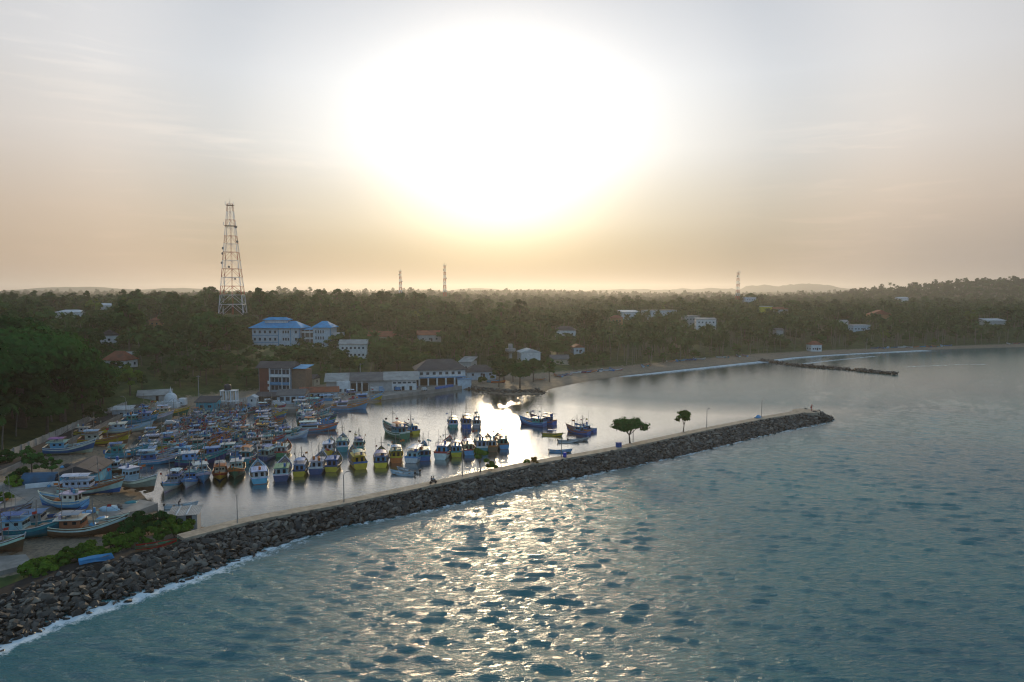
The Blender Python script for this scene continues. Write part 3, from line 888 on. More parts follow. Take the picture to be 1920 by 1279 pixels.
def roof_mesh(x0, x1, w, z):
    rows = []
    for x in np.linspace(x0, x1, 5):
        rows.append([(x, k * w, z + .12 * (1 - k * k) + (.05 if x > x1 - .1 else 0)) for k in (-1, -.6, 0, .6, 1)])
    mb = MB().grid(rows)
    mb.grid([[(p[0], p[1], p[2] - .1) for p in r2] for r2 in reversed(rows)])
    for r2 in (rows[0], rows[-1]):
        mb.grid([r2, [(p[0], p[1], p[2] - .1) for p in r2]])
    for k in (0, -1):
        e = [r2[k] for r2 in rows]
        mb.grid([e, [(p[0], p[1], p[2] - .1) for p in e]])
    return mb.mesh("roof", M_P)
def heap_mesh(seed, sx, sy, sz):
    rr = np.random.default_rng(seed)
    rows = []
    for i in range(6):
        f = i / 5
        rows.append([(sx * math.cos(a) * math.cos(f * 1.45) * rr.uniform(.75, 1.1), sy * math.sin(a) * math.cos(f * 1.45) * rr.uniform(.75, 1.1), sz * math.sin(f * 1.45) * rr.uniform(.8, 1.2)) for a in np.linspace(0, 2 * math.pi, 11)[:-1]])
    mb = MB().grid(rows, closed=True); mb.face(rows[-1])
    return mb.mesh("net_heap", M_P, True)
M_BARREL = MB().lathe([(.27, 0), (.29, .1), (.29, .75), (.27, .85), (.05, .86)], 9).mesh("barrel", M_P, True)
HEAPS = [heap_mesh(i, 1.1, .8, .65) for i in range(3)]
def flag_mesh():
    mb = MB().tube([(0, 0, 0), (0, 0, 3.4)], .035, 4)
    rows = [[(.06 + x, .12 * math.sin(x * 5), 3.3 - k * .5 - .1 * x) for k in (0, 1)] for x in (0, .25, .5, .75)]
    return mb.grid(rows, 1).mesh("flag", [M_STEEL, M_P])
FLAG = flag_mesh()
def crossmast(h, stay_f, stay_a):
    mb = MB().tube([(0, 0, 0), (0.1, 0, h)], [.12, .07], 5)
    mb.tube([(.06, -.8, h * .72), (.06, .8, h * .72)], .04, 4)
    mb.tube([(.05, 0, h * .6), (.05, 0, h * .62)], .16, 6)
    return mb.mesh("mast", M_STEEL)
def rigging(h, f, a, zf, za):
    mb = MB()
    for e in ((f, 0, zf), (a, .9, za), (a, -.9, za)):
        mb.tube([(0, 0, h * .95), e], .022, 3, cap=False)
    return mb.mesh("rigging", M_RUBBER)
def frame_mesh(x0, x1, w, z0, z1):
    mb = MB()
    for x in (x0, (x0 + x1) / 2, x1):
        for s in (-1, 1):
            mb.tube([(x, s * w, z0), (x, s * w, z1)], .045, 4)
    for s in (-1, 1):
        mb.tube([(x0, s * w, z1), (x1, s * w, z1)], .04, 4)
        mb.tube([(x0, s * w, z0 + (z1 - z0) * .5), (x1, s * w, z0 + (z1 - z0) * .5)], .03, 4)
    for x in (x0, x1): mb.tube([(x, -w, z1), (x, w, z1)], .04, 4)
    return mb.mesh("canopy_frame", M_STEEL)
def tarp_mesh(x0, x1, w, z):
    rr = random.Random(int(z * 100))
    rows = [[(x, k * w, z + .22 * (1 - k * k) - rr.uniform(0, .12)) for k in (-1, -.5, 0, .5, 1)] for x in np.linspace(x0, x1, 6)]
    return MB().grid(rows).mesh("awning", M_P, True)
ANT = [MB().tube([(0, 0, 0), (.15, .05, h)], [.05, .035], 3).mesh("antenna", M_STEEL) for h in (3.6, 5.2)]
WIN = MB().box(-.03, .03, -.32, .32, -.27, .27).mesh("window", M_GLASS)

def boat_class(L, B, s, style):
    k = dict(L=L, B=B, s=s, style=style)
    k["hull"], k["deck"], k["gun"] = hull_mesh(L, B, s), deck_mesh(L, B, s), gunwale_mesh(L, B, s)
    zd = hull_sheer(.25, s) - .55
    if style == "aft":
        x0, x1, h = -.36 * L, -.06 * L, 2.15
    elif style == "tall":
        x0, x1, h = -.30 * L, -.08 * L, 2.9
    elif style == "long":
        x0, x1, h = -.42 * L, .02 * L, 2.0
    else:
        x0, x1, h = -.18 * L, .04 * L, 1.75
    w = B * .34
    k.update(zd=zd, x0=x0, x1=x1, h=h, w=w)
    k["house"] = wheelhouse(x0, x1, w, zd - .05, h)
    zr = zd + h + .02
    k["zr"] = zr
    k["roof"] = roof_mesh(x0 - (.9 if style != "long" else .3), x1 + .3, w * 1.22, zr)
    k["frame"] = frame_mesh(x0 - .8 if style != "long" else x0, x1 - .4, w * 1.0, zr + .1, zr + .85)
    k["tarp"] = tarp_mesh(x0 - .5, x1 - .3, w * 1.05, zr + .9)
    xm = x1 + .12 * L
    hm = {"aft": 6.2, "tall": 7.0, "long": 5.6}.get(style, 4.8)
    k["xm"] = xm
    k["mast"] = crossmast(hm, 0, 0)
    k["rig"] = rigging(hm, L * .5 - xm, -L * .36 - xm, hull_sheer(.97, s) - hull_sheer(.6, s) + .9, 1.6)
    k["band"] = MB().box(x0 + .25, x1 - .12, -w * .975, w * .975, zd + h * .52, zd + h * .80).mesh("window_band", M_GLASS)
    wins = []
    n = 3 if style != "small" else 2
    zc = zd + h * .66
    for i in range(n):
        wins.append(((x1 - .10, (i - (n - 1) / 2) * w * .62, zc), 0.0, (1, w * .26 / .32 * .9, 1)))
    for sd in (-1, 1):
        m_ = 2 if style != "long" else 4
        for i in range(m_):
            wins.append(((x0 + (x1 - x0) * (i + .75) / (m_ + .5), sd * w * .965, zc), math.pi / 2, (1, 1, 1)))
    for i in (-1, 1):
        wins.append(((x0 + .015, i * w * .45, zc - .28), 0.0, (1, 1.05, 1.9)))  # large dark aft panes stand in for the open cabin's shaded inside
    k["wins"] = wins
    return k
CLS = dict(trawler=boat_class(12.2, 4.3, 1.28, "aft"), tall=boat_class(11.2, 4.0, 1.2, "tall"), long=boat_class(13.0, 4.3, 1.15, "long"), small=boat_class(8.4, 3.0, .9, "small"), mid=boat_class(10.2, 3.7, 1.12, "aft"))
BOAT_N = [0]
def make_boat(name, k, x, y, z, head, hull, trim, cabin, roof, label, group, detail=2, pitch=0.0, roll=0.0, bottom=None, seed=None, awning=None, extras=True):
    BOAT_N[0] += 1
    rr = random.Random(seed if seed is not None else BOAT_N[0] * 13 + 5)
    root = empty(name, (x, y, z), rad(head), label, "boat", group)
    root.rotation_euler = (roll, pitch, rad(head))
    sc = rr.uniform(.94, 1.06)
    root.scale = (sc * rr.uniform(.88, 1.08), sc, sc * rr.uniform(.9, 1.12))
    bottom = bottom or rr.choice((hull, hull, 'navy', 'rust'))
    def jit(c): return tuple(max(.005, v * rr.uniform(.82, 1.15)) for v in C[c])
    h = inst("hull", k["hull"], root, color=jit(hull)); h["trim"] = list(jit(trim)); h["bottom"] = list(jit(bottom))
    inst("deck", k["deck"], root)
    inst("gunwale", k["gun"], root, color=jit(trim if trim != hull else "white"))
    wh = inst("wheelhouse", k["house"], root, color=jit(cabin))
    if detail >= 2:
        for loc, rz, s3 in k["wins"]:
            inst("window", WIN, wh, loc, (0, 0, rz), s3)
    else:
        inst("window_band", k["band"], wh)
    inst("roof", k["roof"], root, color=jit(roof))
    if not extras: return root
    inst("mast", k["mast"], root, (k["xm"], 0, hull_sheer(.55, k["s"]) - .6), (rr.gauss(0, .03), rr.gauss(0, .04), 0), (1, 1, rr.uniform(.8, 1.2)))
    if detail >= 1: inst("rigging", k["rig"], root, (k["xm"], 0, hull_sheer(.55, k["s"]) - .6))
    for i in range(rr.choice((1, 2, 2))):
        inst("antenna", rr.choice(ANT), root, (k["x0"] + rr.uniform(.2, 1.6), rr.choice((-1, 1)) * k["w"] * .8, k["zr"]), (rr.gauss(0, .05), rr.gauss(0, .06), rr.uniform(0, 6)))
    if awning or rr.random() < .75:
        inst("canopy_frame", k["frame"], root)
        if awning or rr.random() < .55:
            inst("awning", k["tarp"], root, color=jit(awning or rr.choice(("blue", "sky", "pale", "white", "teal", "orange", "grey", "blue"))))
    for i in range(rr.choice((1, 2, 3))):
        inst("net_heap", rr.choice(HEAPS), root, (rr.uniform(.02, .3) * k["L"], rr.uniform(-.5, .5), hull_sheer(.6, k["s"]) - .45), (0, 0, rr.uniform(0, 6)), rr.uniform(.6, 1.05), jit(rr.choice(("blue", "teal", "grey", "white", "orange", "green", "brown", "sky", "red"))))
    for i in range(rr.choice((1, 2, 3))):
        inst("barrel", M_BARREL, root, (k["x0"] + rr.uniform(-.8, 1.6), rr.uniform(-.8, .8) * k["w"], k["zr"] + .1), (0, 0, 0), 1, jit(rr.choice(("blue", "blue", "white", "orange", "sky"))))
    for _ in range(rr.choice((0, 1, 1, 2, 3))):
        inst("flag", FLAG, root, (rr.uniform(.1, .3) * k["L"], rr.choice((-1, 1)) * k["B"] * .36, hull_sheer(.65, k["s"]) - .4), (rr.gauss(0, .1), rr.gauss(0, .1), rr.uniform(0, 6)), 1, jit(rr.choice(("red", "orange", "black", "red", "yellow", "white"))))
    return root
ORD = "first second third fourth fifth sixth seventh eighth ninth tenth eleventh twelfth thirteenth fourteenth fifteenth sixteenth seventeenth".split()
def near_end(px, py, L, head, z=0.0):
    x, y = P(px, py, z)
    dx, dy = math.cos(rad(head)), math.sin(rad(head))
    if abs(dy) > .4:
        sg = 1 if dy > 0 else -1
        x, y = x + dx * sg * L / 2, y + dy * sg * L / 2
    return x, y
SIZEW = dict(trawler="trawler", tall="tall-cabin trawler", long="long-cabin trawler", small="small fishing boat", mid="fishing boat")
def row(entries, place, group, detail=2):
    for i, (px, py, head, cl, hull, trim, cabin, roof) in enumerate(entries):
        k = CLS[cl]
        x, y = near_end(px, py, k["L"], head)
        lab = f"{cw(hull)} {SIZEW[cl]} with {cw(cabin)} cabin, {ORD[i]} {place}"
        make_boat("fishing_boat", k, x, y, 0.0, head, hull, trim, cabin, roof, lab, group, detail)
row([(307, 926, -82, "mid", "white", "sky", "pale", "blue"), (346, 919, -78, "mid", "white", "sky", "sky", "teal"), (383, 909, -60, "trawler", "sky", "white", "pale", "white"),
     (412, 904, -68, "mid", "yellow", "red", "cream", "orange"), (439, 899, -74, "mid", "green", "orange", "pale", "white"), (487, 907, 112, "trawler", "sky", "white", "white", "pale"),
     (527, 902, 104, "trawler", "navy", "white", "pale", "green"), (560, 894, 100, "mid", "yellow", "navy", "sky", "pale"), (592, 889, 98, "trawler", "navy", "white", "white", "grey"),
     (621, 885, 96, "mid", "yellow", "navy", "blue", "blue")],
    "from the left in the front row", "front row of moored boats")
row([(458, 870, 96, "mid", "teal", "white", "teal", "white"), (492, 864, 82, "mid", "navy", "grey", "grey", "pale"), (526, 857, 98, "mid", "green", "red", "white", "pale")],
    "from left, row behind the front row", "short second row of moored boats")
row([(613, 853, 98, "mid", "yellow", "white", "white", "white"), (641, 849, 102, "trawler", "teal", "white", "sky", "teal"), (672, 846, 100, "mid", "teal", "grey", "teal", "pale")],
    "of three sterns beyond the channel mouth", "three boats beyond the channel mouth")
row([(676, 879, 112, "trawler", "yellow", "blue", "yellow", "yellow"), (714, 877, 100, "trawler", "yellow", "navy", "sky", "blue"), (743, 869, 100, "mid", "orange", "yellow", "yellow", "teal"),
     (771, 868, 82, "long", "white", "sky", "pale", "sky"), (796, 864, 100, "mid", "blue", "teal", "blue", "white"), (826, 861, 84, "trawler", "white", "red", "sky", "white"),
     (856, 858, 98, "mid", "yellow", "teal", "sky", "sky"), (880, 853, 100, "mid", "sky", "red", "cream", "grey"), (904, 849, 98, "mid", "teal", "white", "pale", "teal"),
     (924, 847, 100, "mid", "brown", "orange", "pale", "cream"), (946, 842, 102, "mid", "sky", "rust", "teal", "grey")],
    "from left in row beside sun glint", "long row of boats beside the sun glint")
row([(757, 822, 128, "trawler", "green", "white", "teal", "blue"), (782, 815, 122, "mid", "yellow", "blue", "sky", "teal")], "of the pair alone mid-harbour", "pair moored alone mid-harbour")
row([(851, 803, 100, "mid", "teal", "white", "sky", "teal"), (875, 804, 96, "mid", "blue", "grey", "blue", "navy"), (894, 803, 94, "small", "grey", "white", "pale", "grey")], "from left of three in open water", "three boats in open water")
row([(1022, 800, 146, "mid", "blue", "sky", "teal", "sky"), (1040, 797, 142, "mid", "blue", "rust", "blue", "sky")], "of rafted pair past the sun glint", "rafted pair past the sun glint")
row([(1104, 815, 140, "small", "blue", "rust", "sky", "sky"), (1118, 811, 142, "small", "blue", "sky", "sky", "pale")], "of rafted pair before the breakwater tree", "rafted pair before the breakwater tree")
# raft of long trawlers side by side along the channel
rr = random.Random(21)
HULLS = ("blue", "sky", "teal", "white", "blue", "pale", "navy", "blue", "teal", "sky", "blue", "yellow", "blue", "green", "white", "sky", "blue")
CABS = ("white", "pale", "sky", "teal", "blue", "white", "pale", "cream")
TRIMS = ("white", "white", "sky", "red", "orange", "teal", "yellow", "navy")
ents = []
for i in range(15):
    f = i / 14
    py = 808 - 50 * f ** 0.8
    px = (598 - 26 * f) + rr.uniform(-5, 5)
    ents.append((px, py, rr.uniform(4, 16), "long" if i in (0, 4) else rr.choice(("trawler", "mid", "tall")), "sky" if i == 0 else rr.choice(HULLS), rr.choice(TRIMS), "pale" if i == 0 else rr.choice(CABS), "sky" if i == 0 else rr.choice(CABS)))
row(ents, "back from the channel in the raft", "raft of boats along the channel", 1)
row([(690, 753, 22, "trawler", "yellow", "sky", "blue", "sky"), (655, 768, 16, "trawler", "sky", "orange", "white", "blue"), (640, 757, 14, "mid", "blue", "red", "white", "white"), (668, 748, 18, "mid", "teal", "white", "cream", "blue")],
    "of boats tied against the quay", "boats tied against the quay", 1)
ents = [(507, 772 + 6.2 * i, rr.uniform(-4, 10), "small" if i % 2 else "mid", ("blue", "navy", "sky", "blue", "teal", "pale", "blue")[i], rr.choice(TRIMS), ("sky", "blue", "sky", "pale", "white", "sky", "cream")[i], ("blue", "sky", "white", "sky", "pale", "sky", "yellow")[i]) for i in range(7)]
row(ents[::-1], "back in stack left of channel", "stack of boats left of the channel", 1)
# densely packed moorings before the sandy shore
def xrange_at(py):
    return np.interp(py, (775, 790, 800, 815, 830, 845, 868), (372, 338, 318, 296, 290, 285, 292)), np.interp(py, (775, 790, 806, 815, 868), (470, 440, 440, 520, 530))
rown = 0
for py, cl, step, head in ((869, ("trawler", "tall"), 66, 14), (858, ("mid", "trawler"), 58, 18), (849, ("mid", "small"), 50, 22), (841, ("mid", "small"), 46, 24), (834, ("mid", "small"), 44, 20), (827, ("small", "mid"), 42, 18),
                           (821, ("small",), 38, 28), (815, ("small",), 34, 40), (807, ("small",), 21, 74), (799, ("small",), 20, 80), (792, ("small",), 19, 78), (785, ("small",), 18.5, 84), (778, ("small",), 18, 80)):
    x0, x1 = xrange_at(py)
    if py == 869: x1 = 440
    if py == 858: x1 = 480
    ents, px = [], x0 + rr.uniform(4, 16)
    while px < x1:
        ents.append((px, py + rr.uniform(-1.8, 1.8), head + rr.gauss(0, 7) + (180 if rr.random() < .22 else 0), rr.choice(cl), rr.choice(HULLS), rr.choice(TRIMS), rr.choice(CABS), rr.choice(CABS + ("blue", "sky"))))
        px += step * rr.uniform(.86, 1.16)
    rown += 1
    row(ents, f"in the {ORD[rown - 1]} packed row", "boats packed before the sandy shore", 2 if py > 845 else 1)

# boats hauled out on the yard
def yard(px, py, head, cl, hull, trim, cabin, roof, label, roll=0.0, bottom="brown", z=None, awning=None, **kw):
    k = CLS[cl]
    x, y = P(px, py, 1.6)
    g = max(1.2, gz(x, y)) if z is None else z
    o = make_boat("beached_boat", k, x, y, g + .72, head, hull, trim, cabin, roof, label, "boats hauled out on the yard", 2, roll=roll, bottom=bottom, awning=awning, **kw)
    for sx in (-.28, .05, .3):                                      # timber chocks under the keel
        b = MB().box(-.3, .3, -.9, .9, -.98, -.55).build("chock", M_WOOD, o, (sx * k["L"], 0, 0))
    return o
yard(172, 924, 8, "long", "white", "rust", "white", "pale", "large white boat streaked with rust, blue bottom, beside the blue house", 0.03, "blue")
yard(258, 914, -24, "tall", "grey", "white", "pale", "white", "white and grey wooden boat with tall pale cabin at the water's edge", -.04)
yard(118, 953, 176, "mid", "sky", "white", "white", "white", "light blue boat with white cabin on the concrete before the jetty", .03, "blue")
yard(60, 1008, 10, "trawler", "teal", "teal", "pale", "sky", "turquoise boat with light blue roof beside the green bushes", -.02, "teal", awning="blue")
yard(168, 1003, 8, "trawler", "brown", "white", "rust", "white", "white boat with rust-red cabin and brown bottom above the bushes", .02)
yard(92, 990, 12, "mid", "navy", "blue", "grey", "blue", "dark blue boat hull lying behind the turquoise boat", .05, "navy", extras=False)
yard(4, 978, 16, "mid", "brown", "grey", "white", "pale", "brown boat with stained white deckhouse cut by the picture edge", .06)
yard(2, 1034, -10, "mid", "brown", "white", "white", "navy", "white boat with navy roof lowest in the yard's corner", .04, "brown")
yard(131, 850, 14, "trawler", "blue", "white", "sky", "pale", "bright blue boat with pink awning hauled up beside the road", .03, "cream", awning="pink")
yard(196, 832, 16, "trawler", "yellow", "rust", "cream", "grey", "ochre yellow boat on the sand right of the bright blue boat", .03, "brown")
yard(172, 818, 12, "mid", "yellow", "brown", "white", "white", "yellow boat with white cabin tucked behind the ochre boat", -.03)
yard(242, 810, 20, "trawler", "white", "pale", "pale", "white", "long white boat with high bow pointing toward the parked car", .05, "grey")
yard(290, 791, 18, "trawler", "grey", "white", "sky", "blue", "pale grey boat with blue cabin top on the sand behind the car", .05, "grey")
yard(262, 795, 16, "mid", "teal", "sky", "teal", "sky", "teal boat wedged between the long white and pale grey boats", .02)
yard(322, 779, 14, "mid", "green", "yellow", "cream", "white", "green and yellow boat nearest the white shrine", .02, "green")
yard(238, 857, 20, "mid", "sky", "teal", "teal", "teal", "teal and light blue boat drawn up at the sandy edge", .03, "navy")
yard(222, 884, 12, "small", "brown", "white", "pale", "white", "small brown boat with white top between sand and blue house", .05)
yard(276, 775, 14, "small", "sky", "white", "pale", "sky", "small light blue boat by the low wall before the shrine", .03)

# open dinghies
def dinghy_hull(L, B, s):
    return hull_mesh(L, B, s, keel=-.3, ns=11)
DH = dinghy_hull(6.2, 1.75, .46)
BENCH = MB().box(-.16, .16, -.72, .72, .28, .34).mesh("bench", M_WOOD)
FLOORB = MB().grid([[(6.2 * (t - .5), k * max(.03, hull_half(t, 1.75) * .9), .05) for k in (-1, 0, 1)] for t in (0, .2, .45, .7, .9)]).mesh("floor_boards", M_WOODDECK)
OUTB = MB().box(-.2, .12, -.16, .16, .35, .85).box(-.1, .04, -.07, .07, -.3, .36).mesh("outboard_motor", M_RUBBER)
def dinghy(px, py, head, hull, trim, label, z=0.0, group="open dinghies", awn=None, roll=0.0, scale=1.0, motor=True, xy=None):
    x, y = xy if xy else P(px, py, z)
    root = empty("dinghy", (x, y, z), rad(head), label, "dinghy", group)
    root.rotation_euler = (roll, 0, rad(head)); root.scale = (scale,) * 3
    h = inst("hull", DH, root, color=C[hull]); h["trim"] = list(C[trim]); h["bottom"] = list(C[hull])
    inst("floor_boards", FLOORB, root)
    for bx in (-1.6, 0, 1.5): inst("bench", BENCH, root, (bx, 0, 0))
    if motor: inst("outboard_motor", OUTB, root, (-3.3, 0, .1))
    if awn:
        mb = MB()
        for xx in (-1.2, 1.0):
            for s in (-.65, .65): mb.tube([(xx, s, .3), (xx, s, 1.9)], .04, 4)
        mb.tube([(-1.2, -.65, 1.85), (1.0, -.65, 1.85), (1.0, .65, 1.85), (-1.2, .65, 1.85), (-1.2, -.65, 1.85)], .045, 4)
        mb.build("canopy_frame", M_STEEL, root)
        inst("awning", tarp_mesh(-1.5, 1.3, .85, 1.85), root, color=C[awn])
    return root
dinghy(755, 890, 165, "white", "pale", "white open dinghy nearer the walkway of the pair behind the motorbike")
dinghy(766, 885, 158, "white", "grey", "white open dinghy on the far side of the pair behind the motorbike")
dinghy(1036, 817, -12, "green", "yellow", "green and white dinghy under a blue canopy", awn="blue")
dinghy(1066, 829, 4, "grey", "white", "grey dinghy with covered bow, left of two rafted together")
dinghy(1084, 827, 12, "white", "grey", "pale dinghy, right of two rafted together before the tree")
dinghy(1051, 848, -4, "pale", "sky", "pale blue dinghy beside the lamp post and blue barrel")
MAN_BOAT = dinghy(340, 951, 12, "pale", "white", "pale blue dinghy with a man in dark clothes aboard")
dinghy(232, 983, 10, "white", "sky", "white dinghy moored in the narrow slip behind the bushes", z=0.2)
# upturned and laid-up hulls by the rocks
x, y = P(181, 1052, 2.3)
o = empty("upturned_boat", (x, y, 3.0), rad(28), "bright blue boat lying upside down on the grass by the rocks", "boat", None)
o.rotation_euler = (math.pi, rad(-3), rad(28)); o.scale = (.74, 1.0, .95)
h = inst("hull", DH, o, color=(.03, .22, .46)); h["trim"] = [.03, .22, .46]; h["bottom"] = [.05, .26, .50]
inst("floor_boards", FLOORB, o)
x, y = P(294, 1025, 2.6)
o = empty("painted_canoe", (x, y, 2.75), rad(24), "narrow red, white and green canoe lying beside the bushes", "canoe", None)
o.scale = (1.0, .62, .9); o.rotation_euler = (rad(16), 0, rad(24))
h = inst("hull", DH, o, color=C["green"]); h["trim"] = list(C["red"]); h["bottom"] = list(C["green"])
inst("floor_boards", FLOORB, o)
for bx in (-1.6, 0, 1.5): inst("bench", BENCH, o, (bx, 0, 0), color=C["red"])
# a deckhouse standing tipped on the yard
x, y = P(99, 972, 2.0)
o = empty("tipped_deckhouse", (x, y, 1.9), rad(20), "cream boat cabin standing tipped on end in the yard", "deckhouse", None)
d = inst("shell", CLS["mid"]["house"], o, (0, 0, 1.4), (0, rad(-78), 0), (1, 1, 1), C["cream"])
for loc, rz, s3 in CLS["mid"]["wins"]:
    inst("window", WIN, d, loc, (0, 0, rz), s3)
# ------------------------------------------------------------------ buildings
M_HP = paint("house_paint", None, 0.7, 0.18)
M_RT = {n: mat(n, c, .75, .3, .35, d) for n, c, d in (
    ("roof_blue", (0.004, 0.27, 0.52), (0.006, 0.19, 0.38)), ("roof_grey", (0.13, 0.125, 0.125), (0.22, 0.20, 0.18)), ("roof_dark", (0.07, 0.065, 0.068), (0.12, 0.11, 0.10)),
    ("roof_red", (0.26, 0.085, 0.045), (0.10, 0.05, 0.035)), ("roof_white", (0.55, 0.57, 0.58), (0.30, 0.29, 0.27)), ("roof_pale", (0.34, 0.33, 0.31), (0.16, 0.15, 0.14)))}
M_WIN = mat("window_glass", (0.03, 0.045, 0.06), 0.15, .15)
M_DARK = mat("dark_interior", (0.03, 0.028, 0.026), 0.9)  # near-black colour stands in for shade inside openings; doors share it
FOOTPRINTS = []                                                    # (x, y, radius) kept free of trees
CLEAR = []                                                         # (px0, px1, py0, py1, distance): sight lines kept open
def roof_part(kind, w, d, h, rise, over, mname, parent, z, axis='x', loc=(0, 0, 0)):
    """kind gable, hip, flat or mono; ridge along the front (x) or back from it (y)"""
    mb = MB()
    x0, x1, y0, y1 = -w / 2 - over, w / 2 + over, -over, d + over
    t = .18
    if kind == "flat":
        mb.box(x0, x1, y0, y1, z, z + .35)
    elif kind == "mono":
        P8 = [(x0, y0, z), (x1, y0, z), (x1, y1, z + rise), (x0, y1, z + rise)]
        mb.grid([[P8[0], P8[1]], [P8[3], P8[2]]]); mb.grid([[(p[0], p[1], p[2] - t) for p in (P8[0], P8[1])], [(p[0], p[1], p[2] - t) for p in (P8[3], P8[2])]])
        for k in range(4):
            a, b = P8[k], P8[(k + 1) % 4]
            mb.face([(a[0], a[1], a[2] - t), (b[0], b[1], b[2] - t), b, a])
    else:
        ins = 0 if kind == "gable" else (min(w, d) / 2 * .9)
        if axis == 'x':
            ym = (y0 + y1) / 2
            r0, r1 = (x0 + ins, ym, z + rise), (x1 - ins, ym, z + rise)
            c = [(x0, y0, z), (x1, y0, z), (x1, y1, z), (x0, y1, z)]
            mb.face([c[0], c[1], r1, r0]); mb.face([c[2], c[3], r0, r1]); mb.face([c[1], c[2], r1]); mb.face([c[3], c[0], r0])
        else:
            r0, r1 = (0, y0 + ins, z + rise), (0, y1 - ins, z + rise)
            c = [(x0, y0, z), (x1, y0, z), (x1, y1, z), (x0, y1, z)]
            mb.face([c[1], c[2], r1, r0]); mb.face([c[3], c[0], r0, r1]); mb.face([c[0], c[1], r0]); mb.face([c[2], c[3], r1])
        for k in range(4):
            a, b = c[k], c[(k + 1) % 4]
            mb.face([(a[0], a[1], z - t), (b[0], b[1], z - t), b, a])
        mb.face([(p[0], p[1], z - t) for p in reversed(c)])
    return mb.build("roof", M_RT[mname], parent, loc)
WINBOX = {}
def win_mesh(w, h):
    k = (round(w, 2), round(h, 2))
    if k not in WINBOX:
        WINBOX[k] = MB().box(-w / 2, w / 2, -.06, .06, 0, h).mesh("window", M_WIN)
    return WINBOX[k]
def windows(parent, w, d, rows, n, ww, wh, margin=.8, sides=(0, 1, 1), frame=True, n_side=None):
    """rows: sill heights; sides: (front, right, left)"""
    for z in rows:
        if sides[0]:
            for i in range(n):
                x = -w / 2 + margin + (w - 2 * margin) * (i + .5) / n
                o = inst("window", win_mesh(ww, wh), parent, (x, -.02, z))
        for s, on in ((1, sides[1]), (-1, sides[2])):
            if on:
                m_ = n_side or max(1, int(d / 3.2))
                for i in range(m_):
                    inst("window", win_mesh(ww, wh), parent, (s * (w / 2 + .02), d * (i + .5) / m_, z), (0, 0, math.pi / 2))
def house(name, label, cat, px, py, dist, rz, w, d, h, roof, rmat, rise, wall, wrows=(1.0,), wn=3, ww=1.1, wh=1.2, over=.5, axis='x', group=None, door=True, sides=(1, 1, 1), clear=None, base=None, deep=5.0):
    p = PD(px, py, dist)
    root = empty(name, p, rad(rz), label, cat, group)
    wl_ = MB().box(-w / 2, w / 2, 0, d, -deep, h)
    if roof == "gable":
        g = h + rise * (w if axis == 'y' else d) / ((w if axis == 'y' else d) + 2 * over) - .05
        if axis == 'y':
            for y in (0.0, d): wl_.face([(-w / 2, y, h), (w / 2, y, h), (0, y, g)])
        else:
            for x in (-w / 2, w / 2): wl_.face([(x, 0, h), (x, d, h), (x, d / 2, g)])
    o = wl_.build("wall", M_HP, root); o.color = (*wall, 1)
    if roof: roof_part(roof, w, d, h, rise, over, rmat, root, h + .03, axis)
    windows(root, w, d, wrows, wn, ww, wh, sides=sides)
    if door:
        dd = MB().box(-.5, .5, -.07, .07, 0, 2.0).build("door", M_DARK, root, (w * .08, -.03, 0))
    cx, cy = p.x - math.sin(rad(rz)) * d / 2, p.y + math.cos(rad(rz)) * d / 2
    FOOTPRINTS.append((cx, cy, max(w, d) * .62 + 2))
    if clear: CLEAR.append((*clear, dist))
    return root
W_WHITE, W_PALE, W_BLUE, W_TURQ, W_CREAM, W_YEL, W_BRICK, W_GREY, W_ORANGE = (.72, .73, .73), (.50, .60, .67), (.10, .30, .50), (.05, .38, .50), (.50, .44, .33), (.55, .40, .12), (.20, .06, .04), (.44, .44, .43), (.42, .22, .09)

# --- blue-roofed institute on the slope
root = empty("blue_roofed_institute", PD(520, 664, 432), rad(-3), "large white multi-storey building with bright blue hipped roofs on the slope", "building")
o = MB().box(-16, 14.5, 0, 15, -8, 16.6).build("wall", M_HP, root); o.color = (*W_PALE, 1)
roof_part("hip", 31.5, 15, 16, 4.2, 1.4, "roof_blue", root, 16.65, 'x', (-.75, 0, 0))
o = MB().box(-9.5, 5, 4.6, 10.4, 19.6, 21.6).build("roof_monitor", M_HP, root); o.color = (*W_WHITE, 1)
roof_part("hip", 15, 6.4, 21, 1.6, .9, "roof_blue", root, 21.63, 'x', (-2.2, 4.3, 0))
for z in (13.2, 8.6, 4.2, .4):
    for i in range(5):
        inst("window", win_mesh(1.3, 1.7), root, (-14.3 + i * 3.3, -.03, z))
    for i in range(3):
        inst("window", win_mesh(.9, 1.7), root, (4.2 + i * 1.6, -.03, z))
    inst("window", win_mesh(1.3, 1.7), root, (12.3, -.03, z))
for x in (1.0, 8.9, 14.55):
    o = MB().box(-.22, .22, -.2, .05, -8, 16.6).build("pilaster", M_HP, root, (x, -.05, 0)); o.color = (*W_BLUE, 1)
for z in (11.7, 7.2, 2.9):
    o = MB().box(-16, .7, -.14, .0, z, z + .3).build("cornice", M_HP, root, (0, -.02, 0)); o.color = (*W_BLUE, 1)
o = MB().box(14.6, 23.2, 4, 12, -8, 15.5).build("link_wing", M_HP, root); o.color = (.20, .17, .15, 1)
for z in (4.6, 9.4, 13.4):
    b_ = MB().box(14.6, 23.2, 2.2, 3.95, z, z + 1.0).build("balcony", M_HP, root); b_.color = (*W_WHITE, 1)
for x in (17.2, 20.4):
    b_ = MB().box(-.2, .2, 2.3, 2.7, -8, 15.4).build("column", M_HP, root, (x, 0, 0)); b_.color = (*W_WHITE, 1)
roof_part("mono", 8.8, 10, 16, .8, .3, "roof_blue", root, 15.55, 'x', (18.9, 2.2, 0))
o = MB().box(23.3, 34.5, 0, 13, -8, 16.9).build("tower_block", M_HP, root); o.color = (*W_PALE, 1)
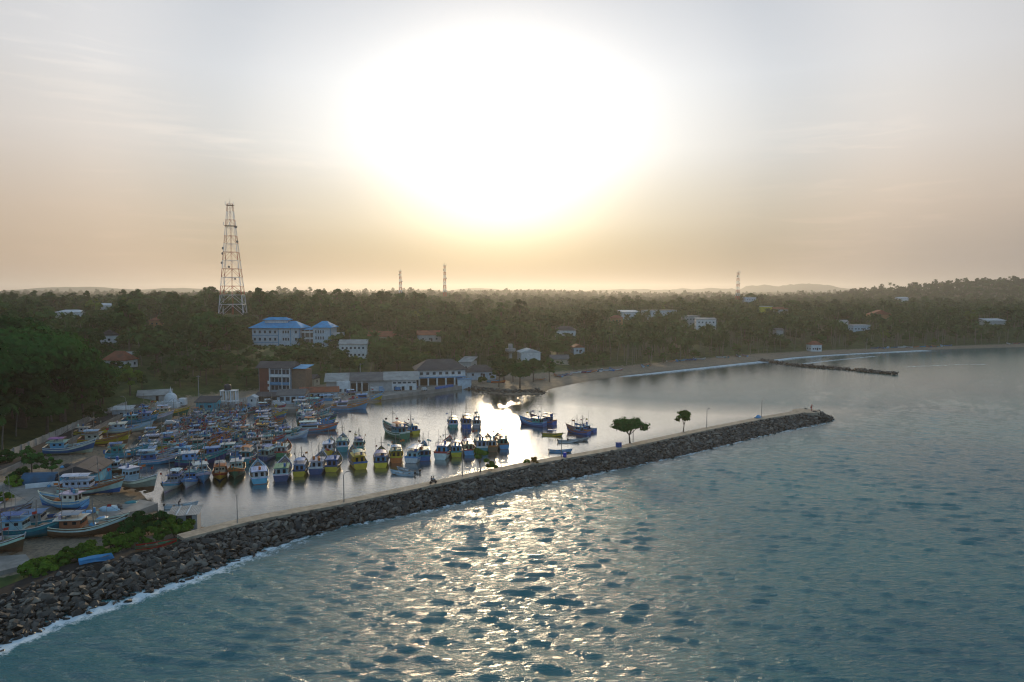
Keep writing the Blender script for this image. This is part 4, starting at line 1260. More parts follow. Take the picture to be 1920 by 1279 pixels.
roof_part("hip", 11.4, 13, 17, 3.9, 1.0, "roof_blue", root, 16.95, 'x', (28.9, 0, 0))
for z in (13.3, 9.4, 5.0):
    for i in range(4):
        inst("window", win_mesh(.75, 1.9), root, (25.2 + i * 1.55, -.03, z))
o = MB().box(-.25, .25, -.15, .1, -8, 16.9).build("pilaster", M_HP, root, (34.4, -.05, 0)); o.color = (*W_BLUE, 1)
o = MB().box(34.8, 40, 4, 12, -8, 13.2).build("annex", M_HP, root); o.color = (*W_WHITE, 1)
for z in (9.6, 5.2): inst("window", win_mesh(3.6, 2.0), root, (37.4, 3.97, z))
p = PD(520, 664, 432)
for dx, rr_ in ((-8, 14), (6, 14), (18, 11), (28, 11), (37, 7)): FOOTPRINTS.append((p.x + dx, p.y + 7, rr_))
CLEAR += [(470, 562, 588, 646, 430), (562, 624, 598, 640, 430)]

# --- brick and blue office by the yard
root = empty("brick_office", PD(486, 733, 300), rad(-6), "three-storey office with red brick panel, blue and white balconies and grey roof", "building")
o = MB().box(0, 14.6, 0, 9, -4, 10.2).build("wall", M_HP, root); o.color = (.30, .36, .42, 1)
o = MB().box(.3, 5.2, -.25, 0, -4, 10.0).build("brick_panel", M_HP, root, (0, -.02, 0)); o.color = (*W_BRICK, 1)
for z, c in ((6.4, W_WHITE), (2.9, W_BLUE)):
    o = MB().box(5.4, 14.6, -.9, -.02, z, z + 1.1).build("balcony", M_HP, root); o.color = (*c, 1)
for z in (7.6, 4.1, .6):
    for i in range(5): inst("window", win_mesh(1.3, 1.9), root, (6.4 + i * 1.75, -.03, z))
for x in (5.3, 11.0, 14.5):
    o = MB().box(-.15, .15, -1.0, -.7, -4, 10.2).build("column", M_HP, root, (x, 0, 0)); o.color = (*W_WHITE, 1)
for z in (3.2, .6):
    o = MB().box(4.2, 5.0, -.5, -.3, z, z + 1.4).build("notice_board", M_HP, root); o.color = (*W_WHITE, 1)
roof_part("gable", 15.4, 9, 10.2, 2.6, .8, "roof_dark", root, 10.25, 'x', (7.3, 0, 0))
o = MB().box(14.7, 21, 1, 8, -4, 9.6).build("side_wing", M_HP, root); o.color = (.22, .14, .09, 1)
roof_part("mono", 6.6, 8, 10, .9, .6, "roof_blue", root, 10.2, 'x', (17.9, .3, 0))
p = PD(486, 733, 300); FOOTPRINTS += [(p.x + 5, p.y + 4, 11), (p.x + 15, p.y + 4, 9)]
CLEAR += [(476, 560, 672, 726, 299)]

# --- long fish-market shed and the two-storey harbour office on the quay
root = empty("market_shed", PD(632, 737, 301), rad(10.5), "long low white market shed with patched grey roof behind the quay", "building")
o = MB().box(-4.5, 35, 0, 14, -2, 5.2).build("wall", M_HP, root); o.color = (*W_GREY, 1)
o = MB().box(0, 5.8, -2.2, -.02, -2, 5.4).build("end_block", M_HP, root); o.color = (*W_WHITE, 1)
o = MB().box(24, 35, -.12, -.02, -1, 5.0).build("white_front", M_HP, root); o.color = (*W_WHITE, 1)
o = MB().box(6.2, 13.5, -.1, -.02, 0, 4.2).build("dark_bay_panel", M_DARK, root)  # dark panel on the wall, painted as the bay's shaded inside
for x in (8.6, 10.9):
    o = MB().box(-.25, .25, -1.2, -.75, -1, 5.0).build("column", M_HP, root, (x, 0, 0)); o.color = (*W_WHITE, 1)
for x in (17.5, 25.5, 29.0, 32.4): MB().box(-.6, .6, -.16, -.03, 0, 2.3).build("door", M_DARK, root, (x, -.1, 0))
for x in (1.6, 3.8): MB().box(-.5, .5, -.06, .06, .8, 2.1).build("window", M_WIN, root, (x, -2.24, 0))
for i in range(5): inst("window", win_mesh(1.4, .7), root, (25.2 + i * 2.2, -.16, 3.6))
for i, (xa, xb) in enumerate(((-5.2, 5.5), (5.6, 20.4), (20.5, 36))):
    roof_part("gable", xb - xa, 15.2, 5, 3.0, .25, ("roof_pale", "roof_grey", "roof_pale")[i], root, 5.3 + .04 * i, 'x', ((xa + xb) / 2, -1.2, 0))
p = PD(632, 737, 301)
for k in range(6): FOOTPRINTS.append((p.x + k * 7 - 2, p.y + 6 + k * 1.2, 10))
CLEAR += [(612, 776, 692, 740, 300), (762, 872, 672, 726, 318)]

root = empty("harbour_office", PD(800, 724, 321), rad(13), "two-storey white harbour office with grey hipped roof and open arcade below", "building")
o = MB().box(-4, 18.5, 3.0, 15, -2, 3.9).build("ground_floor", M_DARK, root)
o = MB().box(-4, 18.5, 0, 15, 3.9, 7.6).build("upper_floor", M_HP, root); o.color = (*W_WHITE, 1)
o = MB().box(-4.2, 18.7, -.2, -.02, 3.7, 4.3).build("fascia_band", M_HP, root); o.color = (*W_BLUE, 1)
for i in range(6):
    o = MB().box(-.35, .35, 0, .7, -2, 3.9).build("column", M_HP, root, (-3.4 + i * 4.2, .02, 0)); o.color = (*W_WHITE, 1)
for i in range(7): inst("window", win_mesh(1.4, 1.3), root, (-2.4 + i * 3.0, -.03, 5.3))
for i in range(2):
    inst("window", win_mesh(5.5, 1.8), root, (-4.03, 3.8 + i * 7, 5.0), (0, 0, math.pi / 2))
    o = MB().box(-4.3, -4.03, .6 + i * 7.3, 6.8 + i * 7.3, 3.5, 4.2).build("fascia_band", M_HP, root); o.color = (*W_WHITE, 1)
roof_part("hip", 22.5, 15, 7.6, 4.4, 1.4, "roof_dark", root, 7.68, 'x', (7.25, 0, 0))
o = MB().box(14.5, 21, -2.6, -.3, -2, 3.0).build("kiosk", M_HP, root); o.color = (*W_PALE, 1)
o = MB().box(14.2, 21.3, -2.9, -.2, 3.02, 3.3).build("kiosk_roof", M_HP, root); o.color = (*W_BLUE, 1)
p = PD(800, 724, 321)
for dx, dy in ((0, 7), (8, 9), (16, 11), (3, 2), (13, 4)): FOOTPRINTS.append((p.x + dx, p.y + dy, 10))

house("hip_roof_house", "low pale house with grey hipped roof right of the harbour office", "house", 903, 708, 345, 12, 15, 11, 3.0, "hip", "roof_dark", 3.0, W_PALE, clear=(872, 934, 682, 700))
house("tin_roof_shed", "small shed with sloping pale metal roof among trees behind the office", "shed", 872, 694, 372, -18, 7, 9, 4.5, "mono", "roof_pale", 2.2, W_GREY, wrows=(), clear=(862, 884, 672, 690))

# --- white stupa shrine
xs, ys = P(319, 760, 2.0); zs = 2.0
root = empty("stupa", (xs, ys, zs), 0, "white domed stupa with pointed spire on a walled platform", "shrine"); root.scale = (.86, .86, .86)
M_STUPA = mat("limewash", (.66, .68, .70), .8, .15, .5, (.42, .42, .40))
MB().box(-4.9, 4.6, -3.2, 5.5, -2, 1.3).build("platform", M_STUPA, root)
MB().lathe([(3.3, 1.3), (3.3, 1.75), (3.0, 1.78), (3.0, 2.2), (2.7, 2.22), (2.75, 2.6)], 28).build("terrace", M_STUPA, root, (0, .8, 0))
MB().lathe([(2.62, 2.55), (2.66, 3.2), (2.45, 4.1), (1.95, 4.85), (1.25, 5.35), (.62, 5.55), (.02, 5.6)], 28).build("dome", M_STUPA, root, (0, .8, 0), smooth=True)
MB().box(-.55, .55, .25, 1.35, 5.5, 6.05).build("harmika", M_STUPA, root)
MB().lathe([(.42, 6.0), (.34, 6.5), (.2, 7.2), (.09, 7.9), (.02, 8.5)], 12).build("spire", M_STUPA, root, (0, .8, 0), smooth=True)
for x in (-4.4, -2.2, 0.0, 2.2, 4.2): MB().box(-.22, .22, -.22, .22, 1.3, 2.4).build("parapet_post", M_STUPA, root, (x, -2.9, 0))
for x in (-3.3, -1.1, 1.1, 3.2): MB().box(-.85, .85, -.1, .1, 1.4, 2.1).build("parapet_panel", M_STUPA, root, (x, -2.9, 0))
MB().box(3.7, 6.4, .4, 3.0, 0, 3.0).build("shrine_house", M_STUPA, root)
FOOTPRINTS.append((xs, ys, 8)); CLEAR.append((296, 350, 724, 765, 262))
house("shrine_shed", "long low shed with sloping roof left of the stupa", "shed", 290, 752, 275, 24, 12, 5, 2.4, "mono", "roof_pale", 1.6, W_GREY, wrows=(), clear=(268, 302, 734, 756))

house("turquoise_kiosk", "small turquoise building with dark roof right of the stupa", "kiosk", 386, 770, 249, 2, 7.2, 5, 3.2, "mono", "roof_dark", 1.5, W_TURQ, wrows=(1.1,), wn=2, ww=1.3, wh=.9, door=False, clear=(360, 410, 742, 772))
# --- water tank stand
xs, ys = P(428, 766, 1.9)
root = empty("water_tank_stand", (xs, ys, 1.9), rad(4), "black water tank on four white concrete pillars above two grey tanks", "water tank")
for x in (-2.6, -.7, 1.0, 2.9):
    for y in (0, 2.2): MB().box(-.22, .22, -.22, .22, -1, 6.6).build("pillar", M_STUPA, root, (x, y, 0))
MB().box(-3, 3.3, -.4, 2.6, 2.5, 2.8).build("beam", M_STUPA, root)
MB().box(-3, 3.3, -.3, 2.5, 6.62, 6.85).build("top_slab", M_STUPA, root)
MB().lathe([(1.25, 6.87), (1.3, 7.2), (1.3, 8.6), (1.0, 9.0), (.3, 9.2), (.02, 9.22)], 16).build("tank", mat("black_plastic", (.025, .025, .03), .5), root, (-.4, 1.1, 0), smooth=True)
for x in (-1.5, 2.2):
    MB().lathe([(1.15, -1), (1.2, 0), (1.2, 1.9), (.9, 2.3), (.3, 2.45), (.02, 2.46)], 16).build("lower_tank", mat("grey_plastic", (.17, .18, .19), .6, .2), root, (x, -1.7, 0), smooth=True)
FOOTPRINTS.append((xs, ys + 1, 6)); CLEAR.append((410, 448, 722, 768, 250))
house("white_hut", "tiny white gabled hut beside the water tanks", "hut", 472, 758, 262, 4, 3.2, 3.4, 2.5, "gable", "roof_white", 1.0, W_WHITE, wrows=(1.0,), wn=1, ww=.6, wh=.9, over=.2, axis='y', door=False, clear=(462, 484, 738, 758))
house("dark_open_shed", "open dark timber shed with brown roof left of the white gable", "shed", 501, 754, 268, -4, 9, 7, 2.3, "gable", "roof_dark", 1.3, (.09, .075, .06), wrows=(), clear=(478, 520, 735, 756), over=.7)
house("gabled_store", "grey-roofed store with white gable end and glazed front", "store", 545, 755, 268, 6, 10.5, 8, 3.0, "gable", "roof_grey", 1.9, W_PALE, wrows=(.8,), wn=4, ww=1.5, wh=1.5, clear=(518, 572, 733, 758))
house("red_roof_store", "long store with rusty red roof before the market shed", "store", 598, 748, 279, 12, 15, 8, 2.8, "gable", "roof_red", 1.7, W_PALE, wrows=(.9,), wn=5, clear=(566, 632, 724, 752))
house("cottage", "small cream cottage with brown roof beside the palm above the yard", "house", 575, 722, 318, -10, 7.5, 6, 3.0, "gable", "roof_dark", 1.8, W_CREAM, wrows=(.9,), wn=2, clear=(562, 590, 700, 718))
# --- blue gabled house in the yard, vaulted tank, white wall
house("blue_boathouse", "bright blue gabled boathouse with dark roof behind the rusty white boat", "boathouse", 146, 915, 152, 12, 7.4, 10, 3.4, "gable", "roof_dark", 1.7, (.04, .36, .56), wrows=(.5,), wn=1, ww=3.6, wh=1.9, over=.6, axis='y', door=False, sides=(1, 0, 1))
xs, ys = P(79, 905, 2.1)
root = empty("vaulted_shed", (xs, ys, 2.0), rad(8), "dark blue shed with rounded vault roof behind a low white wall", "shed")
rows_ = [[(x, 2.0 * math.cos(a), .2 + 2.3 * math.sin(a)) for a in np.linspace(0, math.pi, 11)] for x in (-3.6, 3.6)]
mbv = MB().grid(rows_); mbv.face(rows_[0]); mbv.face(list(reversed(rows_[1])))
mbv.build("vault", mat("vault_blue", (.02, .09, .17), .6, .3, .8, (.05, .06, .06)), root, smooth=False)
MB().box(-3.8, 3.8, -2.1, 2.1, -1, .2).build("plinth", M_WALL, root)
xs, ys = P(94, 912, 2.1)
tag(MB().box(-4.6, 4.6, -.15, .15, -1, 1.1).build("low_wall", M_STUPA, None, (xs, ys, 2.0), rad(24)), "low white wall left of the bright blue boathouse", "wall")
# --- corrugated hut at the start of the walkway
xs, ys = P(345, 985, 1.8)
root = empty("tin_hut", (xs, ys, 1.8), rad(14), "small hut with corrugated grey roof where the walkway begins", "hut")
o = MB().box(-2.3, 2.3, 0, 3.4, -2, 2.0).build("wall", M_HP, root); o.color = (*W_GREY, 1)
mbv = MB()
xs_ = np.linspace(-2.8, 2.8, 57)
mbv.grid([[(x, y, 2.15 + .35 * y / 3.6 + .04 * math.sin(x * 22)) for x in xs_] for y in (-.7, 4.0)])
mbv.build("roof", M_RT["roof_pale"], root)
for x in (-1.2, .6): MB().box(-.12, .12, -.6, 3.9, 0, .03, M=Matrix.Rotation(math.atan(.35 / 3.6), 4, 'X')).build("roof_sheet", M_RT["roof_white"], root, (x, 0, 2.26))
MB().box(-.5, .5, -.05, .05, 0, 1.8).build("door", M_DARK, root, (.9, -.04, 0))
# --- quay huts, stalls
xs, ys = P(228, 782, 2.0)
house("roadside_hut", "small white hut with blue side by the lamp post above the boats", "hut", 228, 784, 240, 14, 6.0, 4, 3.0, "mono", "roof_white", .8, W_PALE, wrows=(1.0,), wn=1, ww=.9, wh=.9, door=False, clear=(212, 248, 768, 790))
for i, (px, py, c, wd, lab) in enumerate(((586, 758, (.03, .45, .50), 5.0, "turquoise market stall with flat awning nearest the raft of boats"), (612, 752, (.04, .28, .52), 5.5, "blue-awninged stall before the market shed's end block"), (562, 762, (.55, .57, .58), 5.0, "white-covered stall beside the turquoise stall"))):
    xs, ys = P(px, py, 1.75)
    root = empty("market_stall", (xs, ys, 1.78), rad(10), lab, "stall", "stalls on the quay")
    for x in (-1, 1):
        for y in (0, 2): MB().tube([(x * wd * .45, y, 0), (x * wd * .45, y, 2.3)], .07, 5).build("post", M_STEEL, root)
    o = MB().box(-wd * .42, wd * .42, .15, .9, 0, .95).build("counter", M_HP, root); o.color = (*c, 1)
    o = inst("awning", tarp_mesh(-wd / 2, wd / 2, 1.5, 2.35 + i * .01), root, (0, 1.0, 0), color=c)
# --- upland and shore houses
HS = [
 ("villa", "white villa with blue roof high on the left hill", "house", 128, 604, 560, 6, 22, 14, 8.0, "hip", "roof_white", 2.0, W_WHITE, (4.8, 1.2), 5, (100, 158, 584, 602)),
 ("villa", "tall orange-cream house behind trees left of the tower", "house", 290, 620, 500, -8, 9, 9, 7.5, "hip", "roof_red", 2.5, W_ORANGE, (4.5, 1.2), 2, (272, 302, 598, 616)),
 ("gable_house", "white gabled house half hidden by the big dark tree", "house", 205, 648, 360, 28, 8, 9, 5.5, "gable", "roof_dark", 2.6, W_WHITE, (2.5,), 1, (194, 214, 626, 646)),
 ("red_roof_house", "house with orange-red tiled hip roof among the dark trees", "house", 214, 690, 300, -8, 11, 8, 3.4, "hip", "roof_red", 3.8, W_WHITE, (1.0,), 3, (196, 234, 662, 684)),
 ("small_house", "small pale-roofed house right of the red-tiled roof", "house", 241, 678, 322, 20, 5.5, 6, 3.0, "gable", "roof_pale", 1.5, W_PALE, (), 0, (231, 250, 662, 676)),
 ("balcony_building", "white two-storey building with pale blue balcony band below the blue-roofed institute", "building", 662, 672, 392, 5, 15.5, 9, 8.2, "gable", "roof_pale", 2.4, W_WHITE, (5.4, 1.4), 6, (632, 690, 636, 664)),
 ("red_roof_house", "red-roofed house on the wooded slope above the market", "house", 712, 640, 452, -12, 18, 10, 3.2, "gable", "roof_red", 3.4, W_CREAM, (1,), 3, (690, 735, 622, 634)),
 ("red_roof_house", "weathered house with broken red roof above the harbour office", "house", 806, 640, 452, 14, 15, 10, 4.2, "gable", "roof_red", 2.8, W_GREY, (1,), 3, (788, 826, 616, 640)),
 ("white_warehouse", "white gable warehouse beside the concrete water tower", "warehouse", 995, 676, 408, 10, 12, 12, 4.8, "gable", "roof_white", 2.0, W_WHITE, (), 0, (972, 1024, 648, 672)),
 ("grey_warehouse", "low warehouse with grey roof right of the white warehouse", "warehouse", 1050, 684, 415, 4, 11, 9, 3.4, "gable", "roof_grey", 2.4, W_CREAM, (), 0, (1032, 1068, 660, 676)),
 ("bungalow", "brown-roofed bungalow with white front in the middle woods", "house", 1060, 630, 492, -4, 15, 10, 4.2, "hip", "roof_dark", 2.6, W_WHITE, (1,), 4, (1038, 1080, 606, 624)),
 ("blue_house", "small light blue gabled house behind the beach trees", "house", 1086, 662, 432, 10, 7, 8, 3.6, "gable", "roof_red", 1.8, W_PALE, (1,), 2, (1074, 1112, 640, 658)),
 ("brick_house", "red-brown two-storey house below the dark blue hall", "house", 1156, 612, 560, -6, 10, 8, 7, "hip", "roof_red", 2, W_ORANGE, (4, 1), 3, (1144, 1172, 592, 608)),
 ("town_hall", "dark blue and white hall on the skyline of the middle town", "building", 1182, 602, 640, 10, 17, 12, 8.5, "mono", "roof_white", 1.5, W_PALE, (), 0, (1164, 1204, 576, 596)),
 ("town_building", "long pale flat-roofed building right of the blue hall", "building", 1238, 600, 680, 4, 33, 12, 9.5, "flat", "roof_pale", 0, W_PALE, (5.6, 2), 9, (1206, 1272, 572, 592)),
 ("town_building", "grey block of flats behind the beach palms", "building", 1298, 612, 600, 6, 13, 10, 9, "flat", "roof_pale", 0, W_GREY, (5.6, 2), 4, (1284, 1316, 586, 604)),
 ("balcony_house", "white two-storey house with dark verandah openings above the palms", "house", 1324, 616, 560, -6, 16, 9, 7.6, "mono", "roof_pale", 1, W_WHITE, (4.4, 1), 5, (1302, 1342, 592, 612)),
 ("yellow_building", "bright yellow flat-roofed building in the far town", "building", 1435, 592, 760, 4, 15, 10, 10, "flat", "roof_white", 0, (.62, .52, .02), (), 0, (1420, 1450, 569, 586)),
 ("white_building", "white building with red roof beside the yellow building", "building", 1466, 590, 770, 8, 15, 10, 6, "gable", "roof_red", 2.5, W_WHITE, (1,), 3, (1450, 1476, 572, 586)),
 ("far_block", "pale apartment block beside the far mast", "building", 1408, 572, 980, 6, 16, 12, 11, "flat", "roof_white", 0, W_PALE, (7, 3), 4, (1396, 1420, 552, 568)),
 ("temple_house", "red-tiled house with cream gable in the right-hand palm grove", "house", 1652, 600, 690, -12, 20, 14, 5.5, "gable", "roof_red", 4.5, W_ORANGE, (1,), 3, (1628, 1676, 578, 596)),
 ("blue_villa", "pale blue house front low in the right-hand palm grove", "house", 1616, 620, 600, 8, 16, 8, 4.6, "flat", "roof_white", 0, W_PALE, (1,), 5, (1596, 1636, 602, 618)),
 ("white_cottage", "tall narrow white cottage above the groyne", "house", 1462, 632, 540, 6, 6, 6, 5.5, "gable", "roof_grey", 1.5, W_GREY, (1,), 2, (1452, 1472, 614, 628)),
 ("beach_pavilion", "beach pavilion with orange tile roof and white pillars at the sand", "pavilion", 1531, 657, 520, 6, 8.5, 7, 4.4, "hip", "roof_red", 2.6, W_WHITE, (.6,), 4, (1518, 1548, 634, 656)),
 ("beach_house", "small house with wet pale front right of the pavilion's palms", "house", 1578, 612, 640, -6, 12, 8, 4, "gable", "roof_pale", 2, W_WHITE, (1,), 3, (1562, 1594, 586, 606)),
 ("metal_roof_hall", "long hall with bright metal roof at the far right", "hall", 1868, 608, 640, 4, 19, 10, 3.5, "mono", "roof_white", 1.6, W_GREY, (), 0, (1846, 1892, 592, 602)),
 ("distant_house", "small white-roofed house in haze left of the far ridge", "house", 1694, 566, 1150, 6, 18, 10, 6, "gable", "roof_white", 2, W_WHITE, (), 0, (1680, 1710, 552, 564)),
 ("distant_house", "pale-roofed house on the skyline slope left of the tall tower", "house", 200, 582, 680, 6, 12, 9, 5, "gable", "roof_white", 2, W_WHITE, (), 0, (190, 214, 574, 584)),
]
for nm, lab, cat_, px, py, dist, rz, w, d, h, rk, rm, rise, wall_, rows_, wn_, clr in HS:
    house(nm, lab, cat_, px, py, dist, rz, w, d, h, rk, rm, rise, wall_, rows_, max(1, wn_), axis='y' if "gable" in lab and rk == "gable" else 'x', clear=(clr[0], clr[1], clr[2], clr[2] + (clr[3] - clr[2]) * (.62 if px < 800 else .95)), door=bool(rows_))
# balcony band of the two-storey building
# --- concrete water tower
p = PD(957, 690, 400)
root = empty("water_tower", p, rad(6), "grey concrete water tower on a single column above the beach trees", "water tower")
M_CONC = mat("old_concrete", (.34, .34, .33), .85, .25, .5, (.16, .15, .14))
MB().tube([(0, 0, -5), (0, 0, 9.4)], [1.25, 1.0], 10).build("column", M_CONC, root)
MB().lathe([(1.0, 8.6), (3.0, 9.9), (3.1, 10.1), (3.1, 11.5), (.1, 11.6)], 16).build("tank", M_CONC, root)
MB().box(-1.2, 1.2, -1.2, 1.2, 11.55, 14.2).build("head_house", M_CONC, root)
FOOTPRINTS.append((p.x, p.y, 4)); CLEAR.append((944, 970, 640, 692, 400))

# ------------------------------------------------------------------ masts
def bar(mb, a, b, r): mb.tube([a, b], r, 4)
M_TW = {n: mat("tower_" + n, c, .5, .15, .5) for n, c in (("red", (.42, .05, .02)), ("white", (.62, .63, .64)))}
def lattice_tower(name, p, rz, bw0, tw, hgt, nsec, label, white_base=0, dishes=(), r0=.22, parts=True, taper=1.25):
    root = empty(name, p, rad(rz), label, "mast")
    zs_ = [hgt * (1 - (1 - i / nsec) ** taper) if False else hgt * (i / nsec) ** .92 for i in range(nsec + 1)]
    def wd(z):
        f = z / hgt
        return (bw0 * (1 - f) + tw * f) / 2 if True else 0
    cs = ((-1, -1), (1, -1), (1, 1), (-1, 1))
    for i in range(nsec):
        z0, z1 = zs_[i], zs_[i + 1]
        w0, w1 = wd(z0), wd(z1)
        m_ = M_TW["white"] if i < white_base else M_TW["red" if (i - white_base) % 2 == 0 else "white"]
        rr_ = r0 * (1 - .6 * i / nsec)
        if parts:
            for cx, cy in cs:
                b = MB(); bar(b, (cx * w0, cy * w0, z0), (cx * w1, cy * w1, z1), rr_); b.build("leg", m_, root)
        b = MB()
        for k in range(4):
            (ax, ay), (bx, by) = cs[k], cs[(k + 1) % 4]
            A0, B0, A1, B1 = (ax * w0, ay * w0, z0), (bx * w0, by * w0, z0), (ax * w1, ay * w1, z1), (bx * w1, by * w1, z1)
            mid = tuple((A1[j] + B1[j]) / 2 for j in range(3))
            bar(b, A0, mid, rr_ * .55); bar(b, B0, mid, rr_ * .55); bar(b, A1, B1, rr_ * .6)
            if not parts: bar(b, A0, A1, rr_)
        b.build("bracing", m_, root)
    bl = MB()
    for x in (-.35, .35): bar(bl, (x, 0, 0), (x, 0, hgt * .97), .10)
    for z in np.arange(2, hgt * .96, 2.0): bar(bl, (-.35, 0, z), (.35, 0, z), .06)
    bl.build("cable_ladder", M_TW["red"], root)
    for z, on in ((hgt * .80, parts), (hgt * .985, True)):
        if on:
            w = wd(z) + .9
            b = MB().box(-w, w, -w, w, z, z + .15)
            for cx, cy in cs: b.box(cx * w - .05, cx * w + .05, cy * w - .05, cy * w + .05, z, z + 1.2)
            b.build("platform", M_STEEL, root)
            for cx in (-1, 0, 1):
                MB().box(-.18, .18, -.12, .12, 0, 2.2).build("panel_antenna", M_TW["white"], root, (cx * w, -w - .15, z + .3))
    for z, s, rr_ in dishes:
        w = wd(z)
        b = MB().lathe([(.05, -.3), (rr_ * .7, -.15), (rr_, .12), (rr_, .3)], 12)
        d_ = b.build("dish_antenna", M_STEEL, root, (s * (w + rr_ * .7), -w * .6, z)); d_.rotation_euler = (math.pi / 2, 0, s * .6)
    b = MB(); bar(b, (0, 0, hgt), (0, 0, hgt + 4), .08); b.build("lightning_rod", M_STEEL, root)
    return root
p = PD(437, 590, 520)
lattice_tower("lattice_tower", p, 12, 17.5, 3.6, 83.5, 13, "tall red and white lattice telecom tower left of the blue-roofed institute", 2,
              ((66, 1, 1.0), (50, -1, 1.0), (46, -1, 1.0), (39, -1, 1.0), (36, -.2, .8), (27, .4, .7), (55, 1, .9)), .25)
FOOTPRINTS.append((p.x, p.y, 16)); CLEAR.append((408, 466, 540, 586, 519))
for px, py0, py1, dist, lab in ((751, 505, 556, 980, "thin lattice mast left of the taller skyline mast"), (834, 494, 556, 1000, "taller of the two hazy masts on the centre skyline"), (1383, 507, 562, 900, "slender lattice mast rising from the far town")):
    a, b2 = PD(px, py1, dist), PD(px, py0, dist)
    lattice_tower("radio_mast", a, 20, 4.0, 2.0, (b2.z - a.z) - 3, 9, lab, 0, (((b2.z - a.z) * .55, 1, .9), ((b2.z - a.z) * .8, -1, .9)), .24, False)
    FOOTPRINTS.append((a.x, a.y, 8))
# ------------------------------------------------------------------ trees
def leaf_material(name, lo, hi, trans=.17):
    m, nt, b = nodes_of(name)
    rnd = nd(nt, "ShaderNodeObjectInfo").outputs["Random"]
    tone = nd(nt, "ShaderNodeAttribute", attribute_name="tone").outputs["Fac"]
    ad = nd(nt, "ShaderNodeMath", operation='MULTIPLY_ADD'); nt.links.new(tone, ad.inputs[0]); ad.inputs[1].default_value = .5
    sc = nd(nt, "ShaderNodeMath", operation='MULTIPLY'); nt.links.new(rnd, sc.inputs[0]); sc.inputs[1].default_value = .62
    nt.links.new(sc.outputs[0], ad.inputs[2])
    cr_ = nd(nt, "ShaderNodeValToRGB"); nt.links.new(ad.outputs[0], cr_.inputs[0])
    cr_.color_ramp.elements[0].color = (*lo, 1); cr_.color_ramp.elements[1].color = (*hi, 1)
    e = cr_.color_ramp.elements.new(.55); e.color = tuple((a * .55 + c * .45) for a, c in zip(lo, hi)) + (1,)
    di = nd(nt, "ShaderNodeBsdfDiffuse"); nt.links.new(cr_.outputs[0], di.inputs[0])
    tr = nd(nt, "ShaderNodeBsdfTranslucent"); nt.links.new(mixc(nt, .4, cr_.outputs[0], (hi[0] * 1.3, hi[1] * 1.2, hi[2] * .5)), tr.inputs[0])
    mx = nd(nt, "ShaderNodeMixShader"); mx.inputs[0].default_value = trans
    nt.links.new(di.outputs[0], mx.inputs[1]); nt.links.new(tr.outputs[0], mx.inputs[2])
    nt.links.new(mx.outputs[0], nt.nodes["Material Output"].inputs["Surface"])
    return m
M_LEAF = leaf_material("leaves_mixed", (.008, .034, .011), (.068, .165, .038))
M_LEAF_D = leaf_material("leaves_dark", (.007, .034, .010), (.042, .130, .028))
M_LEAF_L = leaf_material("leaves_bright", (.03, .075, .012), (.14, .22, .03))
M_LEAF_P = leaf_material("palm_leaves", (.014, .046, .016), (.070, .135, .042))
M_LEAF_O = leaf_material("leaves_orange", (.10, .06, .01), (.26, .13, .02))
M_BARK = mat("bark", (.11, .085, .065), .9, .35, 2.0)
M_PBARK = mat("palm_bark", (.17, .15, .125), .9, .3, 3.0)

